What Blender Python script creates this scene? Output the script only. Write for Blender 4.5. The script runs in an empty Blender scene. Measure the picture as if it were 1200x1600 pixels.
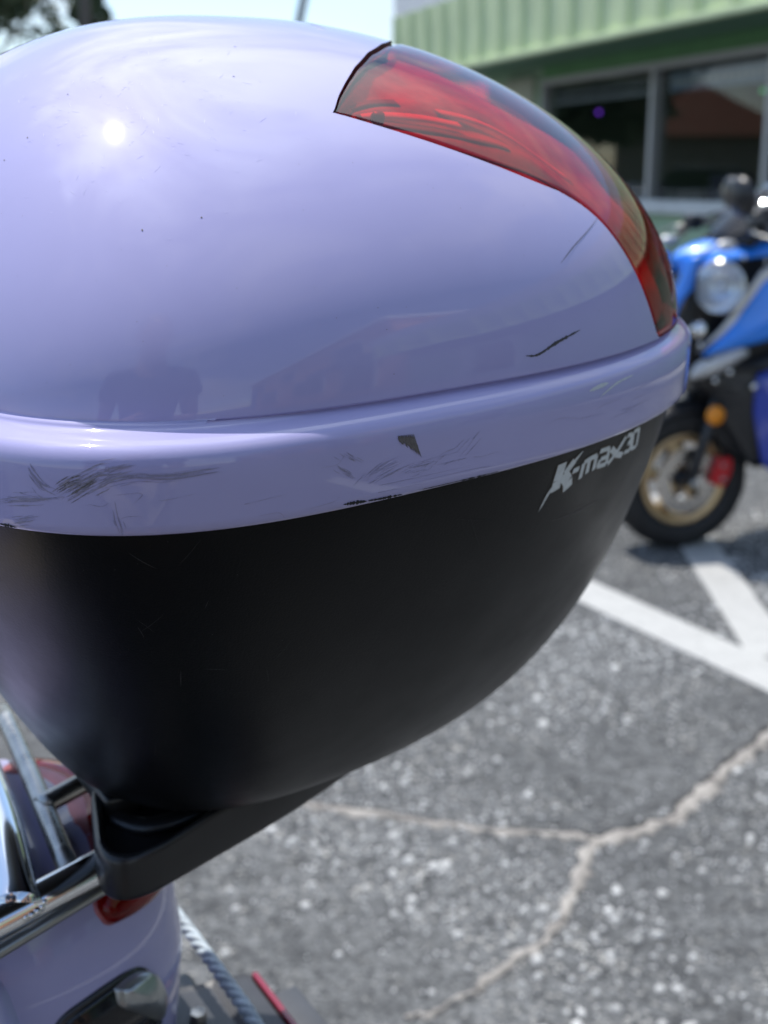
import bpy, bmesh, math, random
import numpy as np
from mathutils import Vector, Matrix
random.seed(7)
RNG = np.random.default_rng(11)
PI = math.pi
SC = bpy.context.scene
COL = SC.collection

# ---------------------------------------------------------------- camera
cam_d = bpy.data.cameras.new('camera')
cam = bpy.data.objects.new('camera', cam_d)
COL.objects.link(cam)
SC.camera = cam
FPX = 1950.0                                   # focal length in pixels of the 1200 x 1600 photograph
cam_d.sensor_fit = 'VERTICAL'
cam_d.sensor_height = 36.0
cam_d.lens = FPX / 1600 * 36.0
cam_d.clip_start = 0.02
cam_d.clip_end = 2000
PITCH = math.atan(520 / FPX)
cam.location = (0, 0, 1.2)
cam.rotation_euler = (PI / 2 - PITCH, 0, 0)
cam_d.dof.use_dof = True
cam_d.dof.focus_distance = 0.415
cam_d.dof.aperture_fstop = 11.6
cam_d.dof.aperture_blades = 0

# ---------------------------------------------------------------- sky, sun, exposure
SUN_EL = math.radians(67.5)
SUN_AZ = math.radians(-37.0)                   # clockwise from +Y
world = bpy.data.worlds.new('World')
SC.world = world
world.use_nodes = True
wn, wl = world.node_tree.nodes, world.node_tree.links
wn.clear()
wo = wn.new('ShaderNodeOutputWorld')
bg = wn.new('ShaderNodeBackground')
bg.inputs['Strength'].default_value = 0.132
sky = wn.new('ShaderNodeTexSky')
sky.sky_type = 'NISHITA'
sky.sun_disc = False
sky.sun_elevation = SUN_EL
sky.sun_rotation = SUN_AZ
sky.altitude = 10
sky.air_density = 1.0
sky.dust_density = 0.5
sky.ozone_density = 1.5
tc = wn.new('ShaderNodeTexCoord')
sep = wn.new('ShaderNodeSeparateXYZ')
wl.new(tc.outputs['Generated'], sep.inputs[0])
add = wn.new('ShaderNodeMath'); add.operation = 'ADD'; add.inputs[1].default_value = 0.22
mx = wn.new('ShaderNodeMath'); mx.operation = 'MAXIMUM'; mx.inputs[1].default_value = 0.0
wl.new(sep.outputs['Z'], mx.inputs[0]); wl.new(mx.outputs[0], add.inputs[0])
dx = wn.new('ShaderNodeMath'); dx.operation = 'DIVIDE'
dy = wn.new('ShaderNodeMath'); dy.operation = 'DIVIDE'
wl.new(sep.outputs['X'], dx.inputs[0]); wl.new(add.outputs[0], dx.inputs[1])
wl.new(sep.outputs['Y'], dy.inputs[0]); wl.new(add.outputs[0], dy.inputs[1])
cmb = wn.new('ShaderNodeCombineXYZ')
wl.new(dx.outputs[0], cmb.inputs['X']); wl.new(dy.outputs[0], cmb.inputs['Y'])
nz = wn.new('ShaderNodeTexNoise')
nz.inputs['Scale'].default_value = 1.9
nz.inputs['Detail'].default_value = 9
nz.inputs['Roughness'].default_value = 0.62
nz.inputs['Distortion'].default_value = 0.9
cl_off = wn.new('ShaderNodeVectorMath'); cl_off.operation = 'ADD'; cl_off.inputs[1].default_value = (1.3, 9.1, 2)
wl.new(cmb.outputs[0], cl_off.inputs[0])
wl.new(cl_off.outputs[0], nz.inputs['Vector'])
nb_ = wn.new('ShaderNodeTexNoise'); nb_.inputs['Scale'].default_value = 0.6; nb_.inputs['Detail'].default_value = 2
wl.new(cl_off.outputs[0], nb_.inputs['Vector'])
cov = wn.new('ShaderNodeMapRange')
cov.inputs['From Min'].default_value = 0.38; cov.inputs['From Max'].default_value = 0.62
cov.inputs['To Min'].default_value = -0.22; cov.inputs['To Max'].default_value = 0.14
wl.new(nb_.outputs['Fac'], cov.inputs['Value'])
sm = wn.new('ShaderNodeMath'); sm.operation = 'ADD'
wl.new(nz.outputs['Fac'], sm.inputs[0]); wl.new(cov.outputs[0], sm.inputs[1])
cr = wn.new('ShaderNodeValToRGB')
cr.color_ramp.elements[0].position = 0.42
cr.color_ramp.elements[1].position = 0.68
wl.new(sm.outputs[0], cr.inputs['Fac'])
mixc = wn.new('ShaderNodeMixRGB')
sd = wn.new('ShaderNodeVectorMath'); sd.operation = 'DOT_PRODUCT'          # clouds are brighter round the sun
sd.inputs[1].default_value = (math.sin(SUN_AZ) * math.cos(SUN_EL), math.cos(SUN_AZ) * math.cos(SUN_EL), math.sin(SUN_EL))
wl.new(tc.outputs['Generated'], sd.inputs[0])
s1 = wn.new('ShaderNodeMath'); s1.operation = 'MAXIMUM'; s1.inputs[1].default_value = 0.0; wl.new(sd.outputs['Value'], s1.inputs[0])
s2 = wn.new('ShaderNodeMath'); s2.operation = 'POWER'; s2.inputs[1].default_value = 7.0; wl.new(s1.outputs[0], s2.inputs[0])
s3 = wn.new('ShaderNodeMath'); s3.operation = 'MULTIPLY_ADD'; s3.inputs[1].default_value = 3.5; s3.inputs[2].default_value = 1.0; wl.new(s2.outputs[0], s3.inputs[0])
cc = wn.new('ShaderNodeVectorMath'); cc.operation = 'SCALE'; cc.inputs[0].default_value = (4.0, 4.4, 4.9)
wl.new(s3.outputs[0], cc.inputs['Scale']); wl.new(cc.outputs[0], mixc.inputs['Color2'])
wl.new(cr.outputs['Color'], mixc.inputs['Fac'])
wl.new(sky.outputs['Color'], mixc.inputs['Color1'])
wl.new(mixc.outputs['Color'], bg.inputs['Color'])
wl.new(bg.outputs[0], wo.inputs[0])

sun_d = bpy.data.lights.new('sun', 'SUN')
sun_d.energy = 3.0
sun_d.angle = math.radians(0.53)
sun_d.color = (1.0, 0.95, 0.88)
sun = bpy.data.objects.new('sun', sun_d)
COL.objects.link(sun)
sdir = Vector((math.sin(SUN_AZ) * math.cos(SUN_EL), math.cos(SUN_AZ) * math.cos(SUN_EL), math.sin(SUN_EL)))
sun.rotation_euler = sdir.to_track_quat('Z', 'Y').to_euler()
sun.location = sdir * 40

SC.view_settings.view_transform = 'Standard'
SC.view_settings.look = 'None'
SC.view_settings.exposure = 0.64
SC.view_settings.gamma = 1.0
SC.view_settings.use_curve_mapping = False
SC.render.engine = 'CYCLES'
SC.cycles.use_denoising = True
SC.cycles.max_bounces = 8
SC.cycles.transparent_max_bounces = 12
SC.cycles.sample_clamp_indirect = 6.0
SC.cycles.caustics_reflective = False
SC.cycles.caustics_refractive = False
SC.cycles.filter_width = 1.5

# ---------------------------------------------------------------- helpers
def empty(name, loc=(0, 0, 0), rz=0.0, mat=None, label=None, cat=None, group=None):
    o = bpy.data.objects.new(name, None)
    COL.objects.link(o)
    o.empty_display_size = 0.1
    if mat is not None:
        o.matrix_world = mat
    else:
        o.location = loc
        o.rotation_euler = (0, 0, rz)
    tag(o, label, cat, group)
    return o

def tag(o, label=None, cat=None, group=None, kind=None):
    if label: o['label'] = label
    if cat: o['category'] = cat
    if group: o['group'] = group
    if kind: o['kind'] = kind
    return o

class MB:
    """collects vertices and faces for ONE mesh object"""
    def __init__(s):
        s.v, s.f, s.n = [], [], 0
    def put(s, v, f):
        v = np.asarray(v, float).reshape(-1, 3)
        s.v.append(v)
        s.f += [tuple(int(i) + s.n for i in q) for q in f]
        s.n += len(v)
        return s
    def box(s, c, size, rot=None):
        h = np.array(size) / 2
        v = np.array([(x, y, z) for x in (-1, 1) for y in (-1, 1) for z in (-1, 1)]) * h
        if rot is not None:
            v = v @ np.array(rot.to_3x3()).T
        f = [(0, 1, 3, 2), (4, 6, 7, 5), (0, 4, 5, 1), (2, 3, 7, 6), (0, 2, 6, 4), (1, 5, 7, 3)]
        return s.put(v + np.array(c), f)
    def grid(s, P, closeu=False, closev=False):
        nu, nv = P.shape[:2]
        f = []
        for i in range(nu if closeu else nu - 1):
            for j in range(nv if closev else nv - 1):
                a, b = i, (i + 1) % nu
                c, d = j, (j + 1) % nv
                f.append((a * nv + c, b * nv + c, b * nv + d, a * nv + d))
        return s.put(P.reshape(-1, 3), f)
    def tube(s, pts, r, n=10, cap=True, flat=1.0, closed=False):
        pts = np.asarray(pts, float)
        m = len(pts)
        r = np.broadcast_to(np.asarray(r, float), (m,))
        if closed:
            T = np.roll(pts, -1, 0) - np.roll(pts, 1, 0)
        else:
            T = np.gradient(pts, axis=0)
        T /= np.linalg.norm(T, axis=1, keepdims=True) + 1e-12
        up = np.array([0, 0, 1.0])
        if abs(T[0] @ up) > 0.9: up = np.array([1.0, 0, 0])
        N = np.cross(up, T[0]); N /= np.linalg.norm(N)
        rings = []
        for i in range(m):
            N = N - (N @ T[i]) * T[i]
            N /= np.linalg.norm(N) + 1e-12
            B = np.cross(T[i], N)
            a = np.linspace(0, 2 * PI, n, endpoint=False)
            rings.append(pts[i] + r[i] * (np.cos(a)[:, None] * N + flat * np.sin(a)[:, None] * B))
        P = np.array(rings)
        base = s.n
        s.grid(P, closeu=closed, closev=True)
        if cap and not closed:
            s.f.append(tuple(base + i for i in range(n))[::-1])
            s.f.append(tuple(base + (m - 1) * n + i for i in range(n)))
        return s
    def lathe(s, prof, n=32, M=None, close=False):
        """prof = list of (radius, height) round +Z, then M"""
        prof = np.asarray(prof, float)
        a = np.linspace(0, 2 * PI, n, endpoint=False)
        P = np.stack([prof[:, 0][None] * np.cos(a)[:, None], prof[:, 0][None] * np.sin(a)[:, None],
                      np.broadcast_to(prof[:, 1][None], (n, len(prof)))], -1)
        if M is not None:
            P = P @ np.array(M.to_3x3()).T + np.array(M.translation)
        return s.grid(P, closeu=True, closev=close)
    def ell(s, c, r, n=16, m=10, M=None):
        a = np.linspace(0, PI, m)
        prof = np.stack([np.sin(a) + 1e-4, -np.cos(a)], 1)
        an = np.linspace(0, 2 * PI, n, endpoint=False)
        P = np.stack([prof[:, 0][None] * np.cos(an)[:, None], prof[:, 0][None] * np.sin(an)[:, None],
                      np.broadcast_to(prof[:, 1][None], (n, m))], -1) * np.array(r)
        if M is not None: P = P @ np.array(M.to_3x3()).T
        return s.grid(P + np.array(c), closeu=True)
    def prism(s, poly, depth, M=None):
        """polygon in XY extruded from z=-depth/2 to +depth/2, then M"""
        poly = np.asarray(poly, float); n = len(poly)
        v = np.concatenate([np.c_[poly, np.full(n, -depth / 2)], np.c_[poly, np.full(n, depth / 2)]])
        if M is not None: v = v @ np.array(M.to_3x3()).T + np.array(M.translation)
        f = [tuple(range(n))[::-1], tuple(range(n, 2 * n))] + [(i, (i + 1) % n, n + (i + 1) % n, n + i) for i in range(n)]
        return s.put(v, f)
    def build(s, name, mat, parent=None, smooth=True, bevel=0, sub=0, angle=None):
        me = bpy.data.meshes.new(name)
        V = np.concatenate(s.v)
        me.from_pydata(V.tolist(), [], s.f)
        me.validate()
        bm = bmesh.new(); bm.from_mesh(me)
        bmesh.ops.recalc_face_normals(bm, faces=bm.faces)
        bm.to_mesh(me); bm.free()
        if smooth:
            me.shade_smooth()
            if angle: me.set_sharp_from_angle(angle=math.radians(angle))
        o = bpy.data.objects.new(name, me)
        COL.objects.link(o)
        if mat: me.materials.append(mat)
        if parent: o.parent = parent
        if bevel:
            b = o.modifiers.new('bevel', 'BEVEL'); b.width = bevel; b.segments = 3; b.limit_method = 'ANGLE'
            me.shade_smooth(); 
        if sub:
            m = o.modifiers.new('sub', 'SUBSURF'); m.levels = sub; m.render_levels = sub
        return o

def rot(ax, deg): return Matrix.Rotation(math.radians(deg), 4, ax)
def trs(loc, M=None):
    T = Matrix.Translation(loc)
    return T @ M if M is not None else T

def smoothpath(pts, k=8):
    """Catmull-Rom through points"""
    p = np.asarray(pts, float)
    p = np.vstack([2 * p[0] - p[1], p, 2 * p[-1] - p[-2]])
    out = []
    for i in range(1, len(p) - 2):
        for t in np.linspace(0, 1, k, endpoint=False):
            a, b, c, d = p[i - 1:i + 3]
            out.append(0.5 * (2 * b + (c - a) * t + (2 * a - 5 * b + 4 * c - d) * t * t + (3 * b - a - 3 * c + d) * t ** 3))
    out.append(p[-2])
    return np.array(out)

def mat(name, color, rough=0.5, metal=0.0, spec=0.5, coat=0.0, coat_rough=0.03, var=0.0, vscale=8.0, bump=0.0, bscale=60.0,
        rvar=0.0, trans=0.0, ior=1.5, emit=None, estr=0.0, color2=None):
    m = bpy.data.materials.new(name); m.use_nodes = True
    n, l = m.node_tree.nodes, m.node_tree.links
    b = n['Principled BSDF']
    b.inputs['Base Color'].default_value = (*color, 1)
    b.inputs['Roughness'].default_value = rough
    b.inputs['Metallic'].default_value = metal
    b.inputs['Specular IOR Level'].default_value = spec
    b.inputs['Coat Weight'].default_value = coat
    b.inputs['Coat Roughness'].default_value = coat_rough
    b.inputs['Transmission Weight'].default_value = trans
    b.inputs['IOR'].default_value = ior
    if emit:
        b.inputs['Emission Color'].default_value = (*emit, 1)
        b.inputs['Emission Strength'].default_value = estr
    if var or bump or rvar or color2:
        t = n.new('ShaderNodeTexCoord')
        z = n.new('ShaderNodeTexNoise'); z.inputs['Scale'].default_value = vscale; z.inputs['Detail'].default_value = 7
        z.inputs['Roughness'].default_value = 0.6
        l.new(t.outputs['Object'], z.inputs['Vector'])
        if var or color2:
            r = n.new('ShaderNodeValToRGB')
            r.color_ramp.elements[0].position = 0.3; r.color_ramp.elements[1].position = 0.7
            c2 = color2 or tuple(min(1, c * (1 + var)) for c in color)
            c1 = color if color2 else tuple(c * (1 - var) for c in color)
            r.color_ramp.elements[0].color = (*c1, 1); r.color_ramp.elements[1].color = (*c2, 1)
            l.new(z.outputs['Fac'], r.inputs['Fac']); l.new(r.outputs['Color'], b.inputs['Base Color'])
        if rvar:
            mr = n.new('ShaderNodeMapRange')
            mr.inputs['From Min'].default_value = 0.3; mr.inputs['From Max'].default_value = 0.7
            mr.inputs['To Min'].default_value = max(0, rough - rvar); mr.inputs['To Max'].default_value = rough + rvar
            l.new(z.outputs['Fac'], mr.inputs['Value']); l.new(mr.outputs[0], b.inputs['Roughness'])
        if bump:
            z2 = n.new('ShaderNodeTexNoise'); z2.inputs['Scale'].default_value = bscale; z2.inputs['Detail'].default_value = 4
            l.new(t.outputs['Object'], z2.inputs['Vector'])
            bp = n.new('ShaderNodeBump'); bp.inputs['Strength'].default_value = bump; bp.inputs['Distance'].default_value = 0.002
            l.new(z2.outputs['Fac'], bp.inputs['Height']); l.new(bp.outputs[0], b.inputs['Normal'])
    return m

def tinted_sheet(name, tint, gloss_rough=0.02, ior=1.5, extra=None):
    """thin tinted plastic or glass sheet: transparent tint under a Fresnel gloss"""
    m = bpy.data.materials.new(name); m.use_nodes = True
    n, l = m.node_tree.nodes, m.node_tree.links
    n.clear()
    o = n.new('ShaderNodeOutputMaterial'); mixs = n.new('ShaderNodeMixShader'); f = n.new('ShaderNodeFresnel')
    geo = n.new('ShaderNodeNewGeometry'); ms = n.new('ShaderNodeMapRange')   # same Fresnel from both sides of the thin sheet
    ms.inputs['To Min'].default_value = ior; ms.inputs['To Max'].default_value = 1 / ior
    l.new(geo.outputs['Backfacing'], ms.inputs['Value']); l.new(ms.outputs[0], f.inputs['IOR'])
    t = n.new('ShaderNodeBsdfTransparent'); t.inputs['Color'].default_value = (*tint, 1)
    g = n.new('ShaderNodeBsdfGlossy'); g.inputs['Roughness'].default_value = gloss_rough
    g.inputs['Color'].default_value = (1, 1, 1, 1)
    l.new(f.outputs[0], mixs.inputs['Fac']); l.new(g.outputs[0], mixs.inputs[2])
    if extra:
        d = n.new('ShaderNodeBsdfDiffuse'); d.inputs['Color'].default_value = (*extra[0], 1)
        m2 = n.new('ShaderNodeMixShader'); m2.inputs['Fac'].default_value = extra[1]
        l.new(t.outputs[0], m2.inputs[1]); l.new(d.outputs[0], m2.inputs[2]); l.new(m2.outputs[0], mixs.inputs[1])
    else:
        l.new(t.outputs[0], mixs.inputs[1])
    l.new(mixs.outputs[0], o.inputs[0])
    return m

# ---------------------------------------------------------------- materials
LILAC = (0.415, 0.398, 0.655)
M_lilac = mat('lilac_paint', LILAC, 0.5, spec=0.06, coat=1.0, coat_rough=0.04, var=0.03, vscale=14)
M_lilac_body = mat('lilac_body_paint', LILAC, 0.5, spec=0.25, coat=1.0, coat_rough=0.02, var=0.03, vscale=10)
M_blackplastic = mat('black_plastic', (0.004, 0.0045, 0.0055), 0.34, spec=0.14, bump=0.06, bscale=1100, rvar=0.05, vscale=25)
M_trayblack = mat('tray_black', (0.011, 0.011, 0.012), 0.34, spec=0.5, bump=0.05, bscale=600)
M_rubber = mat('rubber', (0.014, 0.014, 0.015), 0.7, var=0.3, vscale=30)
M_chrome = mat('chrome', (0.82, 0.83, 0.84), 0.07, metal=1.0, rvar=0.04, vscale=40)
M_steel = mat('worn_steel', (0.42, 0.41, 0.38), 0.32, metal=1.0, var=0.35, vscale=55, rvar=0.12)
M_redlens = tinted_sheet('red_lens', (0.72, 0.007, 0.075), 0.02, 1.45)
M_redback = mat('lens_reflector', (0.62, 0.40, 0.43), 0.4, metal=0.2, var=0.3, vscale=60)
M_redbright = mat('lens_bar_bright', (0.95, 0.62, 0.62), 0.4, metal=0.1)
M_darkbar = mat('lens_bar_dark', (0.22, 0.13, 0.14), 0.4)
M_white = mat('lettering_white', (0.62, 0.67, 0.68), 0.4, var=0.1, vscale=300)
M_grime = mat('lettering_grime', (0.085, 0.068, 0.05), 0.8, var=0.4, vscale=400)
M_scuff = mat('scuff_dark', (0.12, 0.11, 0.11), 0.6, var=0.3, vscale=500)
M_scuffm = mat('scuff_mid', (0.25, 0.235, 0.30), 0.6, var=0.3, vscale=500)
M_scuffl = mat('scuff_grey', (0.30, 0.285, 0.40), 0.55, var=0.2, vscale=500)
M_scrape = mat('scrape_pale', (0.55, 0.58, 0.60), 0.5, var=0.1, vscale=300)
M_black = mat('black_gloss', (0.01, 0.01, 0.012), 0.12)
M_satinblack = mat('black_satin', (0.014, 0.015, 0.018), 0.35)

# ================================================================ the lilac top case (local: X to the rear, Y away from the camera, Z up)
Q = {"bx": -0.07384, "by": 0.59245, "bz": 1.10609, "yaw": 0.55583, "tilt": 0.01577, "ar": 0.23281, "af": 0.1772, "b": 0.18576, "nr": 2.33417, "nf": 3.28978, "rh": 0.02985, "rin": 0.00976, "Hl": 0.13043, "lpr": 2.14351, "lqr": 1.79781, "lpf": 1.75923, "lqf": 2.83083, "lpb": 1.8, "lqb": 1.7, "xc": 0.01473, "Hb": 0.179, "bpr": 2.56155, "bqr": 2.71003, "bpf": 1.19835, "bqf": 1.19955, "bpb": 1.19829, "bqb": 1.19967, "abr": 0.11258, "abf": 0.09119, "bb": 0.07968, "tap": -0.15747, "mr": 2.69963, "mf": 3.18375, "btap": -0.20488, "roll": 0.06424}
MK = {"sa": [[-2.3647, 0.022],[-2.3544, 0.0194],[-2.3291, 0.0155],[-2.3016, 0.014]], "sb": [[-2.3016, 0.014],[-2.2614, 0.0174],[-2.2281, 0.0188]], "sc": [[-2.2683, 0.0131],[-2.2247, 0.0167],[-2.1914, 0.0192]], "sd": [[-2.2384, 0.0178],[-2.1868, 0.0213],[-2.1512, 0.022]], "se": [[-2.2155, 0.0164],[-2.1604, 0.0201],[-2.1076, 0.0217]], "sf": [[-2.1971, 0.0171],[-2.1168, 0.0201],[-2.033, 0.0191],[-1.9527, 0.0203],[-1.9171, 0.0207]], "sg": [[-2.4588, 0.0086],[-2.4037, 0.0105],[-2.3016, 0.0122]], "sh": [[-2.4198, 0.0026],[-2.3555, 0.0049]], "si": [[-2.1547, 0.0126],[-2.1478, 0.0057],[-2.1409, 0.0026]], "chip": [[-1.613, 0.022],[-1.5958, 0.022],[-1.5889, 0.0157],[-1.5901, 0.0141],[-1.6061, 0.0207]], "sj": [[-1.6945, 0.0205],[-1.6738, 0.0171]], "sj2": [[-1.7014, 0.0163],[-1.6704, 0.0112]], "sk": [[-1.6647, 0.0083],[-1.6429, 0.0125],[-1.6302, 0.0138]], "sk2": [[-1.6429, 0.0092],[-1.6073, 0.0118]], "sl": [[-1.5969, 0.009],[-1.5809, 0.0102]], "sl2": [[-1.5763, 0.0082],[-1.5717, 0.0102]], "edge": [[-1.6876, 0.0008],[-1.6532, 0.0004],[-1.6268, 0.0],[-1.6084, 0.0]], "w1": [[-1.2997, 0.022],[-1.2664, 0.022],[-1.232, 0.022]], "w2": [[-1.2687, 0.0201],[-1.224, 0.022],[-1.1907, 0.022],[-1.1391, 0.022]], "st": [[-1.6486, 0.0099],[-1.6096, 0.014]], "st2": [[-1.5717, 0.0102],[-1.543, 0.0178]], "st3": [[-1.5969, 0.0099],[-1.5717, 0.0102]], "lscr": [[-1.4753, 0.0572],[-1.4455, 0.054],[-1.3996, 0.0763],[-1.3628, 0.089],[-1.3215, 0.1017]], "lline": [[-1.3261, 0.2923],[-1.2435, 0.34],[-1.092, 0.4035]], "specks": [[-2.5035, 0.7435],[-1.9447, 0.8865],[-2.0422, 0.4575],[-2.5712, 0.6323],[-2.1811, 0.4289],[-2.6206, 0.5751],[-1.9607, 0.8007]], "K1": [[-1.3456, 0.1589],[-1.3296, 0.107],[-1.2997, 0.0769],[-1.2745, 0.0435],[-1.2561, 0.0251]], "K2": [[-1.3158, 0.0401],[-1.3169, 0.0836],[-1.3146, 0.112]], "K3": [[-1.2974, 0.0786],[-1.2814, 0.097],[-1.2733, 0.1187]], "K4": [[-1.2986, 0.0719],[-1.2779, 0.0435]], "dash": [[-1.2733, 0.0736],[-1.2538, 0.0719]], "m1": [[-1.2378, 0.1037],[-1.2412, 0.0602],[-1.2228, 0.0552],[-1.2171, 0.0953]], "m2": [[-1.2228, 0.0552],[-1.1987, 0.0535],[-1.193, 0.0936]], "a1": [[-1.1884, 0.0452],[-1.1505, 0.0468],[-1.1425, 0.092],[-1.1804, 0.0886],[-1.1769, 0.0702],[-1.1448, 0.0702]], "x1": [[-1.1391, 0.0518],[-1.1046, 0.0769],[-1.0691, 0.0886]], "x2": [[-1.0794, 0.0351],[-1.1058, 0.0702],[-1.1345, 0.0953]], "d3": [[-1.0725, 0.0351],[-1.0507, 0.0351],[-1.0438, 0.0552],[-1.0576, 0.0602],[-1.0369, 0.0602],[-1.03, 0.0853],[-1.0622, 0.0836]], "d0": [[-1.0404, 0.0334],[-1.0094, 0.0318],[-0.991, 0.0853],[-1.0209, 0.0853],[-1.0404, 0.0334]], "bscr": [[-1.2917, 0.2057],[-1.2022, 0.209],[-1.0966, 0.204]]}

def plan(ph, ar, af, b, k=0, tap=None, kn=2.0):
    tap = Q['tap'] if tap is None else tap
    c, s = np.cos(ph), np.sin(ph)
    nr = Q['nr'] * (1 - k) + kn * k; nf = Q['nf'] * (1 - k) + kn * k
    mr = Q['mr'] * (1 - k) + 2 * k; mf = Q['mf'] * (1 - k) + 2 * k
    n = np.where(c >= 0, nr, nf); m = np.where(c >= 0, mr, mf); a = np.where(c >= 0, ar, af)
    X = a * np.sign(c) * np.abs(c) ** (2 / n)
    return X, b * np.sign(s) * np.abs(s) ** (2 / m) * (1 + tap * X / .2)
def gg(t, p, r): return np.maximum(1e-9, 1 - t ** p) ** (1 / r)
ZL = Q['rh'] + .003
def lid_s(ph, t):
    ri = Q['rin']
    X, Y = plan(ph, (Q['ar'] - ri - Q['xc']) * gg(t, Q['lpr'], Q['lqr']), (Q['af'] - ri + Q['xc']) * gg(t, Q['lpf'], Q['lqf']),
                (Q['b'] - ri) * gg(t, Q['lpb'], Q['lqb']), t)
    return np.stack([X + Q['xc'], Y, ZL + t * Q['Hl'] + 0 * X], -1)
def base_s(ph, t):
    s = .006
    X, Y = plan(ph, Q['abr'] + (Q['ar'] - s - Q['abr']) * gg(t, Q['bpr'], Q['bqr']), Q['abf'] + (Q['af'] - s - Q['abf']) * gg(t, Q['bpf'], Q['bqf']),
                Q['bb'] + (Q['b'] - s - Q['bb']) * gg(t, Q['bpb'], Q['bqb']), t, Q['tap'] * (1 - t) + Q['btap'] * t, 2.5)
    return np.stack([X, Y, -t * Q['Hb'] + 0 * X], -1)
def rim_s(ph, z, inset=0.0):
    X, Y = plan(ph, Q['ar'] - inset, Q['af'] - inset, Q['b'] - inset)
    return np.stack([X, Y, z + 0 * X], -1)
def nrm(fn, ph, t, e=1e-4):
    a = fn(ph + e, t) - fn(ph - e, t); b = fn(ph, np.minimum(t + e, .9999)) - fn(ph, np.maximum(t - e, 1e-5))
    n = np.cross(a, b); n /= np.linalg.norm(n, axis=-1, keepdims=True) + 1e-15
    c = fn(ph, t) - np.array([0.02, 0, 0.02])
    return n * np.sign((n * c).sum(-1, keepdims=True))

ct, st = math.cos(Q['tilt']), math.sin(Q['tilt']); crr, srr = math.cos(Q['roll']), math.sin(Q['roll']); cy, sy = math.cos(Q['yaw']), math.sin(Q['yaw'])
RB = Matrix(((cy, -sy, 0), (sy, cy, 0), (0, 0, 1))) @ Matrix(((1, 0, 0), (0, crr, -srr), (0, srr, crr))) @ Matrix(((ct, 0, -st), (0, 1, 0), (st, 0, ct)))
BOXM = Matrix.Translation((Q['bx'], Q['by'], Q['bz'])) @ RB.to_4x4()
case = empty('top_case', mat=BOXM @ Matrix.Translation((0, 0, -.205)),
             label='scuffed lilac scooter top case with black base and red rear lens', cat='top case')
OFF = np.array([0, 0, .205])                    # the parts are modelled round the rim plane, the Empty sits at the base

def cbuild(mb, name, m, **k):
    mb.v = [v + OFF for v in mb.v]
    return mb.build(name, m, case, **k)

# ---- lid: dome with a hole where the lens sits, fillet, ledge, rounded shoulder, skirt
TBx = np.array([0, .970, .979, 1.005, 1.026, 1.040, 1.057, 1.085, 1.127, 1.192, 1.314, 1.405, 1.459, 1.529, 1.586, 1.632, 1.692])
TBy = np.array([.0, .0, .020, .08, .166, .238, .311, .385, .440, .491, .545, .585, .615, .645, .673, .693, .709])
TEx = np.array([0, .3, .607, .85, 1.057, 1.21, 1.352, 1.45, 1.532, 1.607, 1.656, 1.692])
TEy = np.array([.940, .940, .936, .930, .920, .905, .886, .864, .838, .794, .754, .709])
PM = 1.692
xs = np.linspace(0, PM, 700)
def _sm(y, w):
    k = np.hanning(w * 2 + 1); k /= k.sum()
    return np.convolve(np.pad(y, w, mode='edge'), k, 'valid')
TBs = _sm(np.interp(xs, TBx, TBy), 14)
TEs = .93825 - .12467 * (xs / PM) ** 4 - .10437 * (xs / PM) ** 18
TBs[-1] = TEs[-1] = .709; TBs[0] = 0.0
# close to the side the two edges are smooth in X rather than in the angle: solve t = f(X(angle, t)) there
_bx = np.array([-.0088, .001, .010, .023, .036, .046, .064, .087, .101]); _by = np.array([.709, .693, .673, .645, .615, .585, .545, .491, .443])
_ex = np.array([-.0088, -.001, .008, .019, .035, .053, .070, .085, .2]); _ey = np.array([.709, .754, .794, .838, .886, .920, .936, .940, .940])
_bp = np.polyfit(_bx, _by, 3); _fx = np.linspace(-.0088, .2, 400); _fe = _sm(np.interp(_fx, _ex, _ey), 9)
_fe = _fe + (.709 - _fe[0]) * np.clip(1 - (_fx + .0088) / .02, 0, 1) ** 2
def _solve(a, fn, lo_, hi_):
    l, h = np.full_like(a, lo_), np.full_like(a, hi_)
    for _ in range(40):
        m_ = (l + h) / 2
        up = m_ < fn(lid_s(-a, m_)[..., 0])
        l = np.where(up, m_, l); h = np.where(up, h, m_)
    return (l + h) / 2
_near = xs > 1.25
TBs = np.where(_near, _solve(xs, lambda X: np.polyval(_bp, X), .3, .75), TBs)
_w = np.clip((xs - 1.15) / .15, 0, 1)
TBs = np.where((xs > 1.15) & (xs < 1.30), _w * _solve(xs, lambda X: np.polyval(_bp, X), .3, .75) + (1 - _w) * np.interp(xs, TBx, TBy), TBs)
_we = np.clip((xs - .7) / .3, 0, 1)
TEs = _we * _solve(xs, lambda X: np.interp(X, _fx, _fe), .6, .96) + (1 - _we) * TEs
TEs = np.maximum(TEs, TBs); TBs[-1] = TEs[-1] = .709
def tb(a): return np.interp(a, xs, TBs)
def te(a): return np.interp(a, xs, TEs)

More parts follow.
